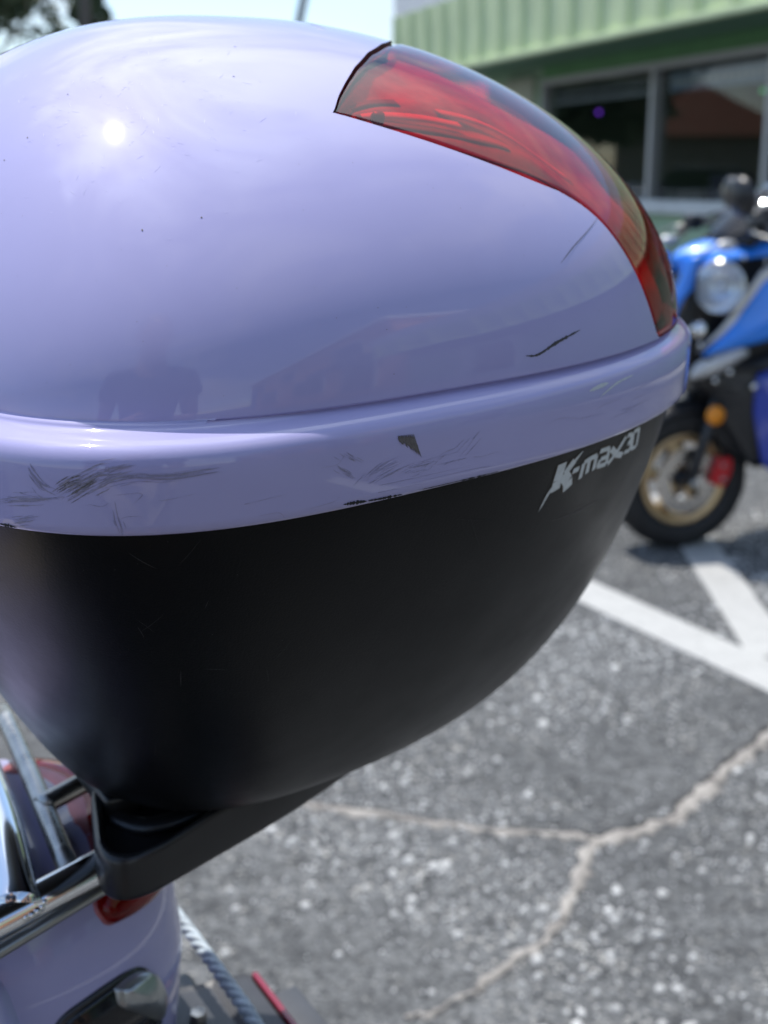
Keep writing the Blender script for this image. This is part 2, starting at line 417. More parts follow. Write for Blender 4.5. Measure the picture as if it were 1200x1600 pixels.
half = np.concatenate([np.linspace(0, .9, 26, endpoint=False), np.linspace(.9, 1.16, 70, endpoint=False), np.linspace(1.16, PM, 70, endpoint=False),
                       np.linspace(PM, PI, 150)])
cols = np.concatenate([-half[::-1][:-1], half[:-1]])            # closed, PI left out once
absc = np.abs(cols)
LOW = np.where(absc < PM, tb(absc), .709)
HIG = np.where(absc < PM, te(absc), .709)
nl, nh = 60, 60
wl_ = np.linspace(0, 1, nl) ** 1.15
wh_ = np.linspace(0, 1, nh)
Tl = LOW[:, None] * wl_[None]
Th = HIG[:, None] + (0.9995 - HIG[:, None]) * (1 - (1 - wh_[None]) ** 1.8)
PH = cols[:, None]
lo = lid_s(PH + 0 * Tl, Tl); hi = lid_s(PH + 0 * Th, Th)
lid = MB()
skirt = [(.0100, ZL + .0004), (.0096, ZL - .0008), (.0086, ZL - .0016), (.0068, ZL - .0025), (.0048, ZL - .0034), (.0030, ZL - .0043), (.0016, ZL - .0052), (.0005, ZL - .0065),
         (-.0004, ZL - .0084), (-.0009, ZL - .0110), (-.0011, ZL - .015), (-.0011, .012), (-.0010, .004), (-.0008, .0014), (-.0003, .0005), (.0005, .0), (.0045, 0), (.0050, .004)]
sk = np.stack([rim_s(cols, z, i) for i, z in skirt], 1)[:, ::-1]  # bottom to top
body = np.concatenate([sk, lo], 1)
n1 = body.shape[1]
nc = len(cols)
lid.put(body.reshape(-1, 3), [])
for i in range(nc):
    j = (i + 1) % nc
    for r in range(n1 - 1):
        if r >= sk.shape[1] and LOW[i] < 1e-4 and LOW[j] < 1e-4: continue
        lid.f.append((i * n1 + r, j * n1 + r, j * n1 + r + 1, i * n1 + r + 1))
b0 = lid.n
lid.put(hi.reshape(-1, 3), [])
for i in range(nc):
    j = (i + 1) % nc
    for r in range(nh - 1):
        lid.f.append((b0 + i * nh + r, b0 + j * nh + r, b0 + j * nh + r + 1, b0 + i * nh + r + 1))
b1 = lid.n
lid.put(lid_s(np.zeros(1), np.ones(1) * .9999), [])
for i in range(nc): lid.f.append((b0 + i * nh + nh - 1, b0 + ((i + 1) % nc) * nh + nh - 1, b1))
lid_o = cbuild(lid, 'lid', M_lilac)
wm = lid_o.modifiers.new('weld', 'WELD'); wm.merge_threshold = 2e-6

# ---- black seam in the opening, reflector behind, red lens over it
inn = cols[absc < PM]
na = np.abs(inn)
def strip(ph, t, offs):
    n = nrm(lid_s, ph, t); p = lid_s(ph, t)
    return [p + n * o for o in offs]
seam = MB()
lo_e = strip(inn, np.maximum(tb(na), .004), (0.0, -.0012, -.012)); hi_e = strip(inn, te(na), (0.0, -.0012, -.012))
seam.grid(np.stack(lo_e, 1)); seam.grid(np.stack(hi_e, 1))
cbuild(seam, 'lens_seam', M_rubber)
fl = np.concatenate([-half[half < PM * .996][::-1][:-1], half[half < PM * .996]])
def lens_pt(ph, v, off):
    a = np.abs(ph)
    def sp(t): return np.linalg.norm(lid_s(ph, t + 1e-3) - lid_s(ph, t - 1e-3), axis=-1) / 2e-3
    l, h = tb(a) + .0002 + .0004 / sp(np.maximum(tb(a), .01)), te(a) - .0021 / sp(te(a))
    h = np.maximum(h, l + 1e-4)
    t = l + (h - l) * v
    return lid_s(ph, t) + nrm(lid_s, ph, t) * off
vv = np.concatenate([[0, 0, .004, .012], np.linspace(.03, .97, 40), [.985, .994, 1, 1]])
of = np.concatenate([[-.004, -.0010, -.0002, .0001], np.full(40, .0004), [.0002, .0000, -.0008, -.004]])
lens = MB()
PHg, Vg = np.meshgrid(fl, vv, indexing='ij')
lens.grid(lens_pt(PHg, Vg, np.broadcast_to(of[None], PHg.shape)[..., None]))
cbuild(lens, 'lens', M_redlens)
refl = MB()
vr = np.linspace(0, 1, 60); fr = np.linspace(-PM * .99, PM * .99, 200)
PHg, Vg = np.meshgrid(fr, vr, indexing='ij')
tri = np.abs(((Vg * 9) % 1) - .5) * 2
tri2 = np.abs(((np.abs(PHg) * 6) % 1) - .5) * 2
refl.grid(lens_pt(PHg, Vg, (-.0085 + .0011 * np.sin(Vg * 20 + 1.2 * np.sin(np.abs(PHg) * 5)) + .0002 * tri2)[..., None]))
cbuild(refl, 'lens_reflector', M_redback)
def lens_bar(name, m, a0, a1, v0, v1, off, th=.0014):
    for s in (-1, 1):
        mb = MB()
        ph = np.linspace(a0, a1, 40) * s
        rows = []
        for v, o in ((v0, off - th), (v0, off), (v1, off), (v1, off - th)):
            vvv = v if np.isscalar(v) else np.linspace(v[0], v[1], 40)
            rows.append(lens_pt(ph, vvv + 0 * ph, o))
        mb.grid(np.stack(rows, 1))
        cbuild(mb, name, m)
lens_bar('lens_bar', M_darkbar, 1.600, 1.622, .22, .66, -.0070, .0003)
lens_bar('lens_bar', M_darkbar, 1.42, 1.60, (.66, .70), (.73, .80), -.0070, .0003)
lens_bar('lens_bar', M_darkbar, 1.15, 1.60, (.40, .34), (.43, .44), -.0070, .0003)
lens_bar('lens_bar', M_darkbar, 1.02, 1.42, (.22, .20), (.26, .27), -.0070, .0003)
lens_bar('lens_bar', M_redbright, 1.25, 1.585, (.50, .50), (.56, .60), -.0070, .0003)
lens_bar('lens_bar', M_redbright, .98, 1.28, (.56, .60), (.60, .66), -.0070, .0003)
lens_bar('lens_bar', M_redbright, 1.52, 1.655, .05, (.10, .24), -.0070, .0003)
for s in (-1, 1):
    c = lens_pt(np.array([1.572 * s]), np.array([.36]), -.003)[0]
    n = nrm(lid_s, np.array([1.572 * s]), np.array([.75]))[0]
    Mz = Vector(n).to_track_quat('Z', 'Y').to_matrix().to_4x4(); Mz.translation = Vector(c)
    cbuild(MB().lathe([(0.0001, .0018), (.0022, .0016), (.0027, .0004), (.0030, -.002)], 18, Mz), 'lens_screw', M_darkbar)

# ---- black base shell with a floor, gasket under the rim
bs = MB()
tt = np.concatenate([[0], np.linspace(.002, .93, 70), 1 - .07 * (1 - np.linspace(0, 1, 14)[1:]) ** 2.2])
phb = np.linspace(-PI, PI, 361)[:-1]
PHg, Tg = np.meshgrid(phb, tt, indexing='ij')
G = base_s(PHg, Tg)
top = G[:, :1].copy(); top[:, :, 2] = .004
G = np.concatenate([top, G], 1)
bs.grid(G, closeu=True)
nb = G.shape[1]
c0 = bs.n
bs.put([[0.01, 0, -Q['Hb'] - .0005]], [])
for i in range(360): bs.f.append((i * nb + nb - 1, ((i + 1) % 360) * nb + nb - 1, c0))
cbuild(bs, 'base_shell', M_blackplastic)
gk = MB(); gk.tube(rim_s(phb, np.full(360, .0015), .0056), .0016, 8, closed=True)
cbuild(gk, 'gasket', M_rubber)

# ---- mounting tray under the base: shield outline, hollow front
def roundpoly(P, r, n=8):
    P = np.asarray(P, float); out = []
    m = len(P)
    for i in range(m):
        a, b, c = P[i - 1], P[i], P[(i + 1) % m]
        u = a - b; v = c - b
        lu, lv = np.linalg.norm(u), np.linalg.norm(v)
        k = min(r, lu * .45, lv * .45)
        p0, p1 = b + u / lu * k, b + v / lv * k
        for t in np.linspace(0, 1, n): out.append((1 - t) ** 2 * p0 + 2 * t * (1 - t) * b + t * t * p1)
    return np.array(out)
TR = np.array([(-.1065, -.0885), (.012, -.053), (.085, -.020), (.100, 0), (.085, .026), (.012, .056), (-.030, .052), (-.058, .020), (-.0835, -.010)])
tro = roundpoly(TR, .035, 14)
def rows_tray():
    R_ = []
    c = np.array([-.01, 0.])
    for ins, z0, z1 in ((.006, -.2105, -.2090), (.0025, -.2100, -.2085), (.0008, -.2088, -.2075), (0, -.2070, -.2055), (0.0002, -.1905, -.172), (.0014, -.1880, -.1695), (.0034, -.1872, -.1688), (.0054, -.1878, -.1695), (.0068, -.1895, -.172), (.0086, -.195, -.190)):
        d = tro - c; L = np.linalg.norm(d, axis=1, keepdims=True)
        p = c + d * (1 - ins / L)
        k = np.clip((p[:, 0] + .055) / .10, 0, 1); k = k * k * (3 - 2 * k)
        R_.append(np.c_[p, z0 + (z1 - z0) * k])
    return np.stack(R_, 1)
RT = rows_tray()
tray = MB(); tray.grid(RT, closeu=True)
nT = RT.shape[1]; mT = len(tro)
tray.f.append(tuple(i * nT + nT - 1 for i in range(mT))); tray.f.append(tuple(i * nT for i in range(mT))[::-1])
cbuild(tray, 'mounting_tray', M_trayblack, angle=50)
lt = MB(); lt.tube(smoothpath([(-.082, -.030, -.196), (-.070, -.052, -.193), (-.045, -.055, -.190), (-.015, -.045, -.188)]), .006, 12, flat=.6)
cbuild(lt, 'release_latch', M_trayblack)
cbuild(MB().box((-.075, 0, -.190), (.018, .07, .012)), 'tray_rib', M_trayblack, bevel=.003)
for sx, sy in ((-.055, -.03), (-.055, .03), (.03, -.02), (.03, .02)):
    cbuild(MB().lathe([(.0001, -.176), (.008, -.177), (.008, -.202)], 16, Matrix.Translation((sx, sy, 0))), 'mounting_boss', M_trayblack)

# ---- wear: scuffs, chips and scratches laid 0.1 mm proud of the paint
def ribbon(mb, fn, pts, w0, n=30, taper=True, off=.00012, jit=0.0):
    p = smoothpath(pts, max(2, n // max(1, len(pts) - 1)))
    ph, t = p[:, 0], p[:, 1]
    P = fn(ph, t)
    c = np.array([0.02, 0, 0.0])
    e = 1e-3
    a = fn(ph + e, t) - fn(ph - e, t); b = fn(ph, t + e) - fn(ph, t - e)
    N = np.cross(a, b); N /= np.linalg.norm(N, axis=1, keepdims=True) + 1e-15
    N *= np.sign((N * (P - c)).sum(1, keepdims=True))
    T = np.gradient(P, axis=0); T /= np.linalg.norm(T, axis=1, keepdims=True) + 1e-15
    B = np.cross(N, T)
    u = np.linspace(0, 1, len(P))
    w = w0 * (np.sin(PI * u) ** .6 if taper else np.ones_like(u)) * (1 + jit * RNG.normal(size=len(u)))
    w = np.maximum(w, 1e-6)
    mb.grid(np.stack([P - B * w[:, None] / 2 + N * off, P + N * off * 1.3, P + B * w[:, None] / 2 + N * off], 1))
def rimf(ph, z): return rim_s(ph, z, 0.0) if False else np.stack(list(plan(ph, Q['ar'] - ins_(z), Q['af'] - ins_(z), Q['b'] - ins_(z))) + [z + 0 * ph], -1)
_sz = np.array([z for i, z in skirt][::-1])[4:]; _si = np.array([i for i, z in skirt][::-1])[4:]
_o = np.argsort(_sz); _sz = _sz[_o]; _si = _si[_o]
def ins_(z): return np.interp(z, _sz, _si)
def streaks(name, m, keys, count, width, spread, jit=.35):
    mb = MB()
    for key in keys:
        p = np.array(MK[key])
        for k in range(count):
            a, b = sorted(RNG.uniform(0, 1, 2))
            if b - a < .3: b = min(1, a + .45); a = max(0, b - .55)
            u = np.linspace(a, b, 5) * (len(p) - 1)
            pp = np.stack([np.interp(u, range(len(p)), p[:, 0]), np.interp(u, range(len(p)), p[:, 1])], 1)
            pp[:, 1] += RNG.normal() * spread + RNG.normal(size=5) * spread * .05
            pp[:, 0] += RNG.normal() * spread * 6
            pp[:, 1] = np.clip(pp[:, 1], .0012, .0295)
            ribbon(mb, rimf, pp, width * RNG.uniform(.3, 1.2), 12, jit=jit)
    return cbuild(mb, name, m, smooth=True)
streaks('scuff_mark', M_scuff, ['sb', 'sc'], 10, .00030, .0009)
streaks('scuff_mark', M_scuffm, ['sb', 'sc', 'sd', 'se'], 8, .00026, .0010)
streaks('scuff_mark', M_scuffl, ['sa', 'sb', 'sc', 'sd', 'se'], 14, .00026, .0014)
streaks('scuff_mark', M_scuffl, ['sf'], 16, .00020, .0010)
streaks('scuff_mark', M_scuffl, ['sg', 'sh'], 16, .00022, .0012)
streaks('scuff_mark', M_scuffl, ['si'], 9, .00020, .0011)
streaks('scuff_mark', M_scuffl, ['sj', 'sj2', 'sk', 'sk2'], 9, .00016, .0012)
streaks('scuff_mark', M_scuffl, ['sl', 'sl2', 'st', 'st2', 'st3'], 8, .00015, .0013)
hz2 = [[(a, z), (a + RNG.normal(.03, .02), z + RNG.normal(0, .0006)), (a + RNG.uniform(.03, .10), z + RNG.normal(0, .0012))] for a, z in zip(RNG.uniform(-2.45, -1.1, 46), RNG.uniform(.002, .018, 46))][:26]
hm_ = MB()
for p in hz2: ribbon(hm_, rimf, np.clip(p, [-9, .0012], [9, .020]), .00011, 10, jit=.3)
tag(cbuild(hm_, 'fine_scratch', M_scuffl), kind='stuff')
ch = MB()
cp_ = np.array([(-1.6135, .0222), (-1.5965, .0218), (-1.5885, .0155), (-1.5895, .0137), (-1.6065, .0200)])
for k in range(30):                             # the torn paint chip: slanting slivers of unequal length
    u = k / 29
    a0 = cp_[0] + (cp_[1] - cp_[0]) * u
    ln = .0018 + .0066 * u ** 1.5 + RNG.uniform(-.0005, .0010)
    a1 = a0 + np.array([.0072 * (ln / .008), -ln])
    ribbon(ch, rimf, [a0 + np.array([0, .0003]), (a0 + a1) / 2, a1], .00042 * RNG.uniform(.55, 1.1), 10, off=.0002, jit=.3)
cbuild(ch, 'paint_chip', mat('chip_dark', (0.135, 0.122, 0.115), 0.75, var=0.3, vscale=700))
for pts_, w_ in (([(-1.690, .0022), (-1.672, .0020), (-1.653, .0016)], .0011), ([(-1.652, .0016), (-1.63, .0013), (-1.606, .0011)], .0008),
                 ([(-1.59, .0012), (-1.55, .0010), (-1.50, .0010)], .0004), ([(-2.46, .0014), (-2.44, .0013), (-2.41, .0012)], .0009)):
    ed = MB(); ribbon(ed, rimf, pts_, w_, 30, jit=.38, off=.0002)
    cbuild(ed, 'edge_chip', M_rubber)
sc_ = MB()
ribbon(sc_, lid_s, MK['lscr'], .0011, 40, jit=.22, off=.00015)
cbuild(sc_, 'deep_scratch', mat('scratch_dark', (0.05, 0.045, 0.05), 0.6))
sl = MB(); ribbon(sl, lid_s, MK['lline'], .00055, 40, jit=.1, off=.00012)
cbuild(sl, 'scratch', mat('scratch_grey', (0.16, 0.16, 0.24), 0.5))
wsx = MB()
ribbon(wsx, rimf, [(-1.300, .0232), (-1.266, .0240), (-1.238, .0243)], .0017, 20, jit=.15)
ribbon(wsx, rimf, [(-1.269, .0195), (-1.224, .0225), (-1.19, .0236), (-1.145, .0242)], .0010, 30, jit=.15)
cbuild(wsx, 'pale_scrape', M_scrape)
sp_ = MB()
for (a, t) in MK['specks']:
    for d in (-.0025, .0025): pass
    ribbon(sp_, lid_s, [(a - .002, t - .0006), (a, t), (a + .002, t + .0008)], RNG.uniform(.0004, .0009), 6, off=.00015)
for k in range(70):
    a, t = RNG.uniform(-2.9, -.9), RNG.uniform(.05, .93)
    if abs(a) < PM and t > tb(abs(a)) - .03: continue
    ribbon(sp_, lid_s, [(a - .0008, t - .0003), (a, t), (a + .0008, t + .0004)], RNG.uniform(.00012, .0003), 4, off=.00012)
tag(cbuild(sp_, 'dirt_speck', M_scuff), kind='stuff')
hs = MB()
for k in range(150):                            # hairline swirl marks round the crown
    a, t = RNG.normal(-2.3, .22), RNG.normal(.70, .10)
    if t > .93: continue
    dl, dt = RNG.normal(0, .010), RNG.normal(0, .008)
    ribbon(hs, lid_s, [(a, t), (a + dl * .5, t + dt * .45), (a + dl, t + dt)], RNG.uniform(.00006, .00013), 4, off=.0001)
tag(cbuild(hs, 'hairline_scratch', mat('hairline', (0.55, 0.55, 0.75), 0.35)), kind='stuff')

# ---- lettering on the base, printed with a dirty outline
def letters(name, m, grow, off):
    mb = MB()
    S_ = lambda k: np.array(MK[k])
    def stroke(p, w, taper=False, n=24): ribbon(mb, base_s, p, w + grow, n, taper=taper, off=off)
    def poly(keys, w):
        for a, b in zip(keys[:-1], keys[1:]): ribbon(mb, base_s, [a, b], w + grow, 6, taper=False, off=off)
    k1 = S_('K1')
    ribbon(mb, base_s, k1, .0024 + grow, 30, taper=True, off=off)
    poly(S_('K2'), .0058); poly(S_('K3'), .0058); poly(S_('K4'), .0040); poly(S_('dash'), .0026)
    for k, w in (('m1', .0026), ('m2', .0026), ('a1', .0024), ('x1', .0030), ('x2', .0030), ('d3', .0022), ('d0', .0022)): poly(S_(k), w)
    return cbuild(mb, name, m)
letters('lettering_grime', M_grime, .0016, .00012)
letters('lettering', M_white, 0.0, .00024)
bz = MB(); ribbon(bz, base_s, MK['bscr'], .0005, 30, jit=.2)
cbuild(bz, 'scratch', M_scuff)

bh = MB()
for k in range(26):
    a, t = RNG.uniform(-2.3, -1.1), RNG.uniform(.05, .7)
    dl, dt = RNG.normal(.02, .05), RNG.normal(0, .04)
    ribbon(bh, base_s, [(a, t), (a + dl * .5, t + dt * .45), (a + dl, t + dt)], RNG.uniform(.00010, .00022), 8, off=.0001)
for k in range(60):
    a, t = RNG.uniform(-2.6, -1.0), RNG.uniform(.02, .8)
    ribbon(bh, base_s, [(a, t), (a + .0006, t + .0008), (a + .0012, t + .0012)], RNG.uniform(.0002, .0005), 4, off=.0001)
tag(cbuild(bh, 'dust_and_scratches', mat('dust_grey', (.035, .035, .038), .7)), kind='stuff')

# ================================================================ ground
def asphalt():
    m = bpy.data.materials.new('asphalt'); m.use_nodes = True
    n, l = m.node_tree.nodes, m.node_tree.links
    b = n['Principled BSDF']; b.inputs['Roughness'].default_value = 0.88; b.inputs['Specular IOR Level'].default_value = 0.3
    g = n.new('ShaderNodeNewGeometry')
    def noise(sc, det=6, ro=.6):
        z = n.new('ShaderNodeTexNoise'); z.inputs['Scale'].default_value = sc; z.inputs['Detail'].default_value = det; z.inputs['Roughness'].default_value = ro
        l.new(g.outputs['Position'], z.inputs['Vector']); return z
    def ramp(src, p0, c0, p1, c1):
        r = n.new('ShaderNodeValToRGB'); r.color_ramp.elements[0].position = p0; r.color_ramp.elements[1].position = p1
        r.color_ramp.elements[0].color = (*c0, 1); r.color_ramp.elements[1].color = (*c1, 1); l.new(src, r.inputs['Fac']); return r
    def mixn(a, bb, fac, mode='MIX'):
        x = n.new('ShaderNodeMixRGB'); x.blend_type = mode
        l.new(a, x.inputs['Color1']); l.new(bb, x.inputs['Color2'])
        if isinstance(fac, float): x.inputs['Fac'].default_value = fac
        else: l.new(fac, x.inputs['Fac'])
        return x.outputs[0]
    big = ramp(noise(.9, 5).outputs['Fac'], .32, (.066, .069, .074), .70, (.122, .126, .131))
    mid = ramp(noise(22, 4).outputs['Fac'], .3, (.55, .55, .55), .72, (1.5, 1.5, 1.47))
    col = mixn(big.outputs[0], mid.outputs[0], 1.0, 'MULTIPLY')
    vo = n.new('ShaderNodeTexVoronoi'); vo.inputs['Scale'].default_value = 150; vo.feature = 'F1'
    l.new(g.outputs['Position'], vo.inputs['Vector'])
    stone = n.new('ShaderNodeSeparateColor'); l.new(vo.outputs['Color'], stone.inputs[0])
    st2 = ramp(stone.outputs[0], .0, (.35, .35, .35), 1.0, (1.8, 1.78, 1.72))
    col = mixn(col, st2.outputs[0], .75, 'MULTIPLY')
    pale = ramp(stone.outputs[1], .90, (0, 0, 0), .93, (1, 1, 1))
    clus = ramp(noise(3.2, 3).outputs['Fac'], .42, (.12, .12, .12), .66, (1, 1, 1))
    fac = mixn(pale.outputs[0], clus.outputs[0], 1.0, 'MULTIPLY')
    pc = n.new('ShaderNodeRGB'); pc.outputs[0].default_value = (.42, .41, .38, 1)
    col = mixn(col, pc.outputs[0], fac)
    l.new(col, b.inputs['Base Color'])
    bp = n.new('ShaderNodeBump'); bp.inputs['Strength'].default_value = .7; bp.inputs['Distance'].default_value = .004
    l.new(vo.outputs['Distance'], bp.inputs['Height']); l.new(bp.outputs[0], b.inputs['Normal'])
    return m
M_asph = asphalt()
gr = MB()
gx = np.array([-400, -60, -12, -4, 0, 4, 12, 60, 400.]); gy = gx + 4
GX, GY = np.meshgrid(gx, gy, indexing='ij')
gr.grid(np.stack([GX, GY, 0 * GX], -1))
tag(gr.build('ground', M_asph), kind='structure')

# painted parking lines, worn, 4 mm sheets with ragged edges
def paint(name, color):
    m = mat(name, color, .75, var=.08, vscale=14, bump=.35, bscale=240)
    n, l = m.node_tree.nodes, m.node_tree.links               # worn through to the asphalt in small flakes
    t = n.new('ShaderNodeTexCoord'); z = n.new('ShaderNodeTexNoise'); z.inputs['Scale'].default_value = 46; z.inputs['Detail'].default_value = 8; z.inputs['Roughness'].default_value = .7
    l.new(t.outputs['Object'], z.inputs['Vector'])
    r = n.new('ShaderNodeValToRGB'); r.color_ramp.elements[0].position = .60; r.color_ramp.elements[1].position = .66
    l.new(z.outputs['Fac'], r.inputs['Fac'])
    x = n.new('ShaderNodeMixRGB'); x.inputs['Color2'].default_value = (.13, .13, .13, 1)
    b_ = n['Principled BSDF']; src = b_.inputs['Base Color'].links[0].from_socket
    l.new(r.outputs['Color'], x.inputs['Fac']); l.new(src, x.inputs['Color1']); l.new(x.outputs[0], b_.inputs['Base Color'])
    return m
M_line = paint('line_paint', (.43, .43, .415))
def line(name, a, b, w, z, n=60):
    a, b = np.array(a, float), np.array(b, float)
    u = np.linspace(0, 1, n)[:, None]
    c = a + (b - a) * u
    d = (b - a) / np.linalg.norm(b - a); p = np.array([-d[1], d[0]])
    j1, j2 = RNG.normal(0, .0016, (n, 1)), RNG.normal(0, .0016, (n, 1))
    L = c + p * (w / 2 + j1); R_ = c - p * (w / 2 + j2)
    P = np.stack([np.c_[L, np.full(n, .001)], np.c_[L, np.full(n, z)], np.c_[R_, np.full(n, z)], np.c_[R_, np.full(n, .001)]], 1)
    return tag(MB().grid(P).build(name, M_line, smooth=False), kind='structure')
line('parking_line', (-.31, 5.27), (2.85, -.60), .155, .004)
line('parking_line', (1.10, 4.75), (1.0125, 3.03), .130, .0042)
line('parking_line', (-4.0, 9.6), (-.9, 5.6), .11, .004)

# pale chips of aggregate standing out of the worn asphalt
N = 15000
def chips(N, xr, yr, size):
    x = RNG.uniform(*xr, N); y = RNG.uniform(*yr, N)
    dens = (np.sin(x * 5.1 + 2 * np.sin(y * 3.7)) + np.sin(y * 6.3 + 1.7 * np.sin(x * 4.1)) + RNG.normal(0, .9, N))
    k = dens > .35
    x, y = x[k], y[k]; m = len(x)
    s = size * RNG.lognormal(0, .38, m)
    th = np.array([0, 1.05, 2.1, 3.14, 4.2, 5.25])
    r = s[:, None] * RNG.uniform(.7, 1.15, (m, 6)); a = th + RNG.uniform(0, 6, (m, 1))
    ring = np.stack([x[:, None] + r * np.cos(a), y[:, None] + r * np.sin(a), np.full((m, 6), .0004)], -1)
    rt = np.stack([x[:, None] + .6 * r * np.cos(a), y[:, None] + .6 * r * np.sin(a), (.0022 + s[:, None] * RNG.uniform(.10, .34, (m, 6)))], -1)
    V = np.concatenate([ring, rt], 1).reshape(-1, 3)
    f = []
    for i in range(m):
        b = i * 12
        f += [(b + j, b + (j + 1) % 6, b + 6 + (j + 1) % 6, b + 6 + j) for j in range(6)]
        f.append(tuple(b + 6 + j for j in range(6)))
    return V, f
M_chip = mat('pale_aggregate', (.32, .32, .31), .6, spec=.6, color2=(.62, .62, .60), vscale=9)
V, f = chips(20000, (-.7, 1.9), (1.35, 4.6), .0034)
tag(MB().put(V, f).build('aggregate_chips', M_chip, smooth=False), kind='stuff')
V, f = chips(5500, (-.7, 1.9), (1.35, 4.6), .0062)
tag(MB().put(V, f).build('aggregate_chips', M_chip, smooth=False), kind='stuff')
V, f = chips(4000, (-3, 4), (4.4, 9), .007)
tag(MB().put(V, f).build('aggregate_chips', M_chip, smooth=False), kind='stuff')

# cracks: heaped sandy grit, a dark line painted as gap and edge shadow
M_sand = mat('crack_sand', (.17, .155, .14), .9, color2=(.40, .375, .34), vscale=14, bump=.6, bscale=120)
M_gap_shadow = mat('crack_dark', (.022, .021, .020), .95)
M_rust = mat('crack_rust', (.36, .19, .12), .9, var=.3, vscale=20)
def crack(pts, w, name='pavement_crack', m=None, dark=True):
    p = smoothpath(np.c_[np.array(pts), np.zeros(len(pts))], 14)[:, :2]
    n = len(p)
    p = p + np.stack([np.convolve(RNG.normal(0, .010, n), np.ones(7) / 7, 'same'), np.convolve(RNG.normal(0, .010, n), np.ones(7) / 7, 'same')], 1)
    T = np.gradient(p, axis=0); T /= np.linalg.norm(T, axis=1, keepdims=True); B = np.stack([-T[:, 1], T[:, 0]], 1)
    ww = w * (1 + .45 * np.convolve(RNG.normal(0, 1, n), np.ones(4) / 4, 'same')); ww = np.clip(ww, w * .35, w * 1.8)[:, None]
    j = np.stack([np.convolve(RNG.normal(0, .26, n), np.ones(2) / 2, 'same') for _ in range(2)], 1)
    z = lambda h: np.full((n, 1), h)
    mb = MB().grid(np.stack([np.c_[p - B * ww * (.5 + j[:, :1]), z(.0012)], np.c_[p - B * ww * .2, z(.0065)], np.c_[p + B * ww * .2, z(.0060)], np.c_[p + B * ww * (.5 + j[:, 1:]), z(.0012)]], 1))
    tag(mb.build(name, m or M_sand, smooth=True), kind='structure')
    if dark:
        q_ = p + B * ww * .62
        g = MB().grid(np.stack([np.c_[q_ - B * .007, z(.0016)], np.c_[q_ + B * .006, z(.0016)]], 1))
        tag(g.build('crack_gap_shadow', M_gap_shadow), kind='structure')
CA = [(-.30, 2.30), (-.19, 2.264), (-.126, 2.232), (0, 2.199), (.123, 2.154), (.243, 2.13), (.362, 2.113), (.395, 2.095), (.487, 2.137), (.574, 2.199), (.647, 2.291), (.712, 2.39), (.787, 2.465), (.857, 2.561), (1.1, 2.80)]
crack(CA[:8], .018)
crack(CA[7:], .029)
crack([(.395, 2.095), (.346, 1.969), (.30, 1.841)], .021, dark=False)
crack([(.30, 1.841), (.249, 1.777), (.181, 1.709), (.137, 1.654)], .017, dark=False)
crack([(.137, 1.654), (.076, 1.608), (.028, 1.59)], .009, dark=False)
# ================================================================ the green shop (local: x along the front towards the right, y into the shop)
SHX = Vector((.342, -.94, 0)).normalized(); SHY = Vector((.94, .342, 0)).normalized()
SM = Matrix(((SHX.x, SHY.x, 0, 2.66), (SHX.y, SHY.y, 0, 12.7), (0, 0, 1, 0), (0, 0, 0, 1)))
shop = empty('shop_building', mat=SM, label='low pale green shop with ribbed metal fascia and dark storefront windows', cat='building')
M_gwall = mat('green_wall', (.33, .47, .33), .75, var=.08, vscale=3, bump=.1, bscale=60)
M_gfas = mat('green_fascia', (.60, .70, .42), .45, spec=.4, var=.10, vscale=2)
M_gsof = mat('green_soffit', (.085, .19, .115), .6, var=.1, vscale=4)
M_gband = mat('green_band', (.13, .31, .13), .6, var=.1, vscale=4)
M_cream = mat('cream_trim', (.50, .51, .43), .6, var=.06, vscale=5)
M_alu = mat('aluminium_frame', (.50, .52, .54), .38, metal=.6)
M_sill = mat('sill_pale', (.60, .63, .64), .5, var=.08, vscale=6)
M_wht = mat('white_metal', (.74, .75, .76), .5)
M_glass = tinted_sheet('window_glass', (.62, .66, .66), .01, 1.52)
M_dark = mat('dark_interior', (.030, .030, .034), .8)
M_orange = mat('orange_wall', (.74, .36, .20), .7, var=.12, vscale=2)
M_blueart = mat('blue_panel', (.12, .22, .48), .6, var=.15, vscale=2)
M_sign = mat('sign_dark', (.05, .05, .08), .5)
X0, X1 = -4.36, 14.9
WX = [-2.48, -.12, 1.73, 3.6, 5.5]                # window mullions
sb = lambda: MB()
# walls: butted boxes round the openings
zs0, zs1 = .90, 2.24
def wallbox(x0, x1, z0, z1, m=M_gwall, name='wall', y0=0, y1=.18):
    return MB().box(((x0 + x1) / 2, (y0 + y1) / 2, (z0 + z1) / 2), (x1 - x0, y1 - y0, z1 - z0)).build(name, m, shop, smooth=False)
wallbox(X0 + .35, WX[0], 0, 2.44)
wallbox(WX[0], WX[-1], 0, zs0 - .02)
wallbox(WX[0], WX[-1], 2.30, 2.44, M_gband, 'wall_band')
wallbox(WX[-1], 12.6, 0, 2.44)
wallbox(12.6, 13.05, 0, 2.44)
wallbox(14.15, 14.9, 0, 2.44)
wallbox(13.05, 14.15, 2.12, 2.44)
wallbox(X0 + .35, X0 + .53, 0, 2.44, y0=.18, y1=9)
wallbox(X1 - .18, X1, 0, 2.44, y0=.18, y1=9)
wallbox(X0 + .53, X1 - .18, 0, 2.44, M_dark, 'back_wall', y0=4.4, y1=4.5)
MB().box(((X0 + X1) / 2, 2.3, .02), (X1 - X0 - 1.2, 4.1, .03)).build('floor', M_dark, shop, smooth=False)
MB().box(((X0 + X1) / 2, 4.0, 2.56), (X1 - X0, 10.0, .2)).build('roof_slab', M_wht, shop, smooth=False)
MB().box((-3.0, -.03, 1.17), (.74, .055, 2.34)).build('pilaster', M_cream, shop, bevel=.01)
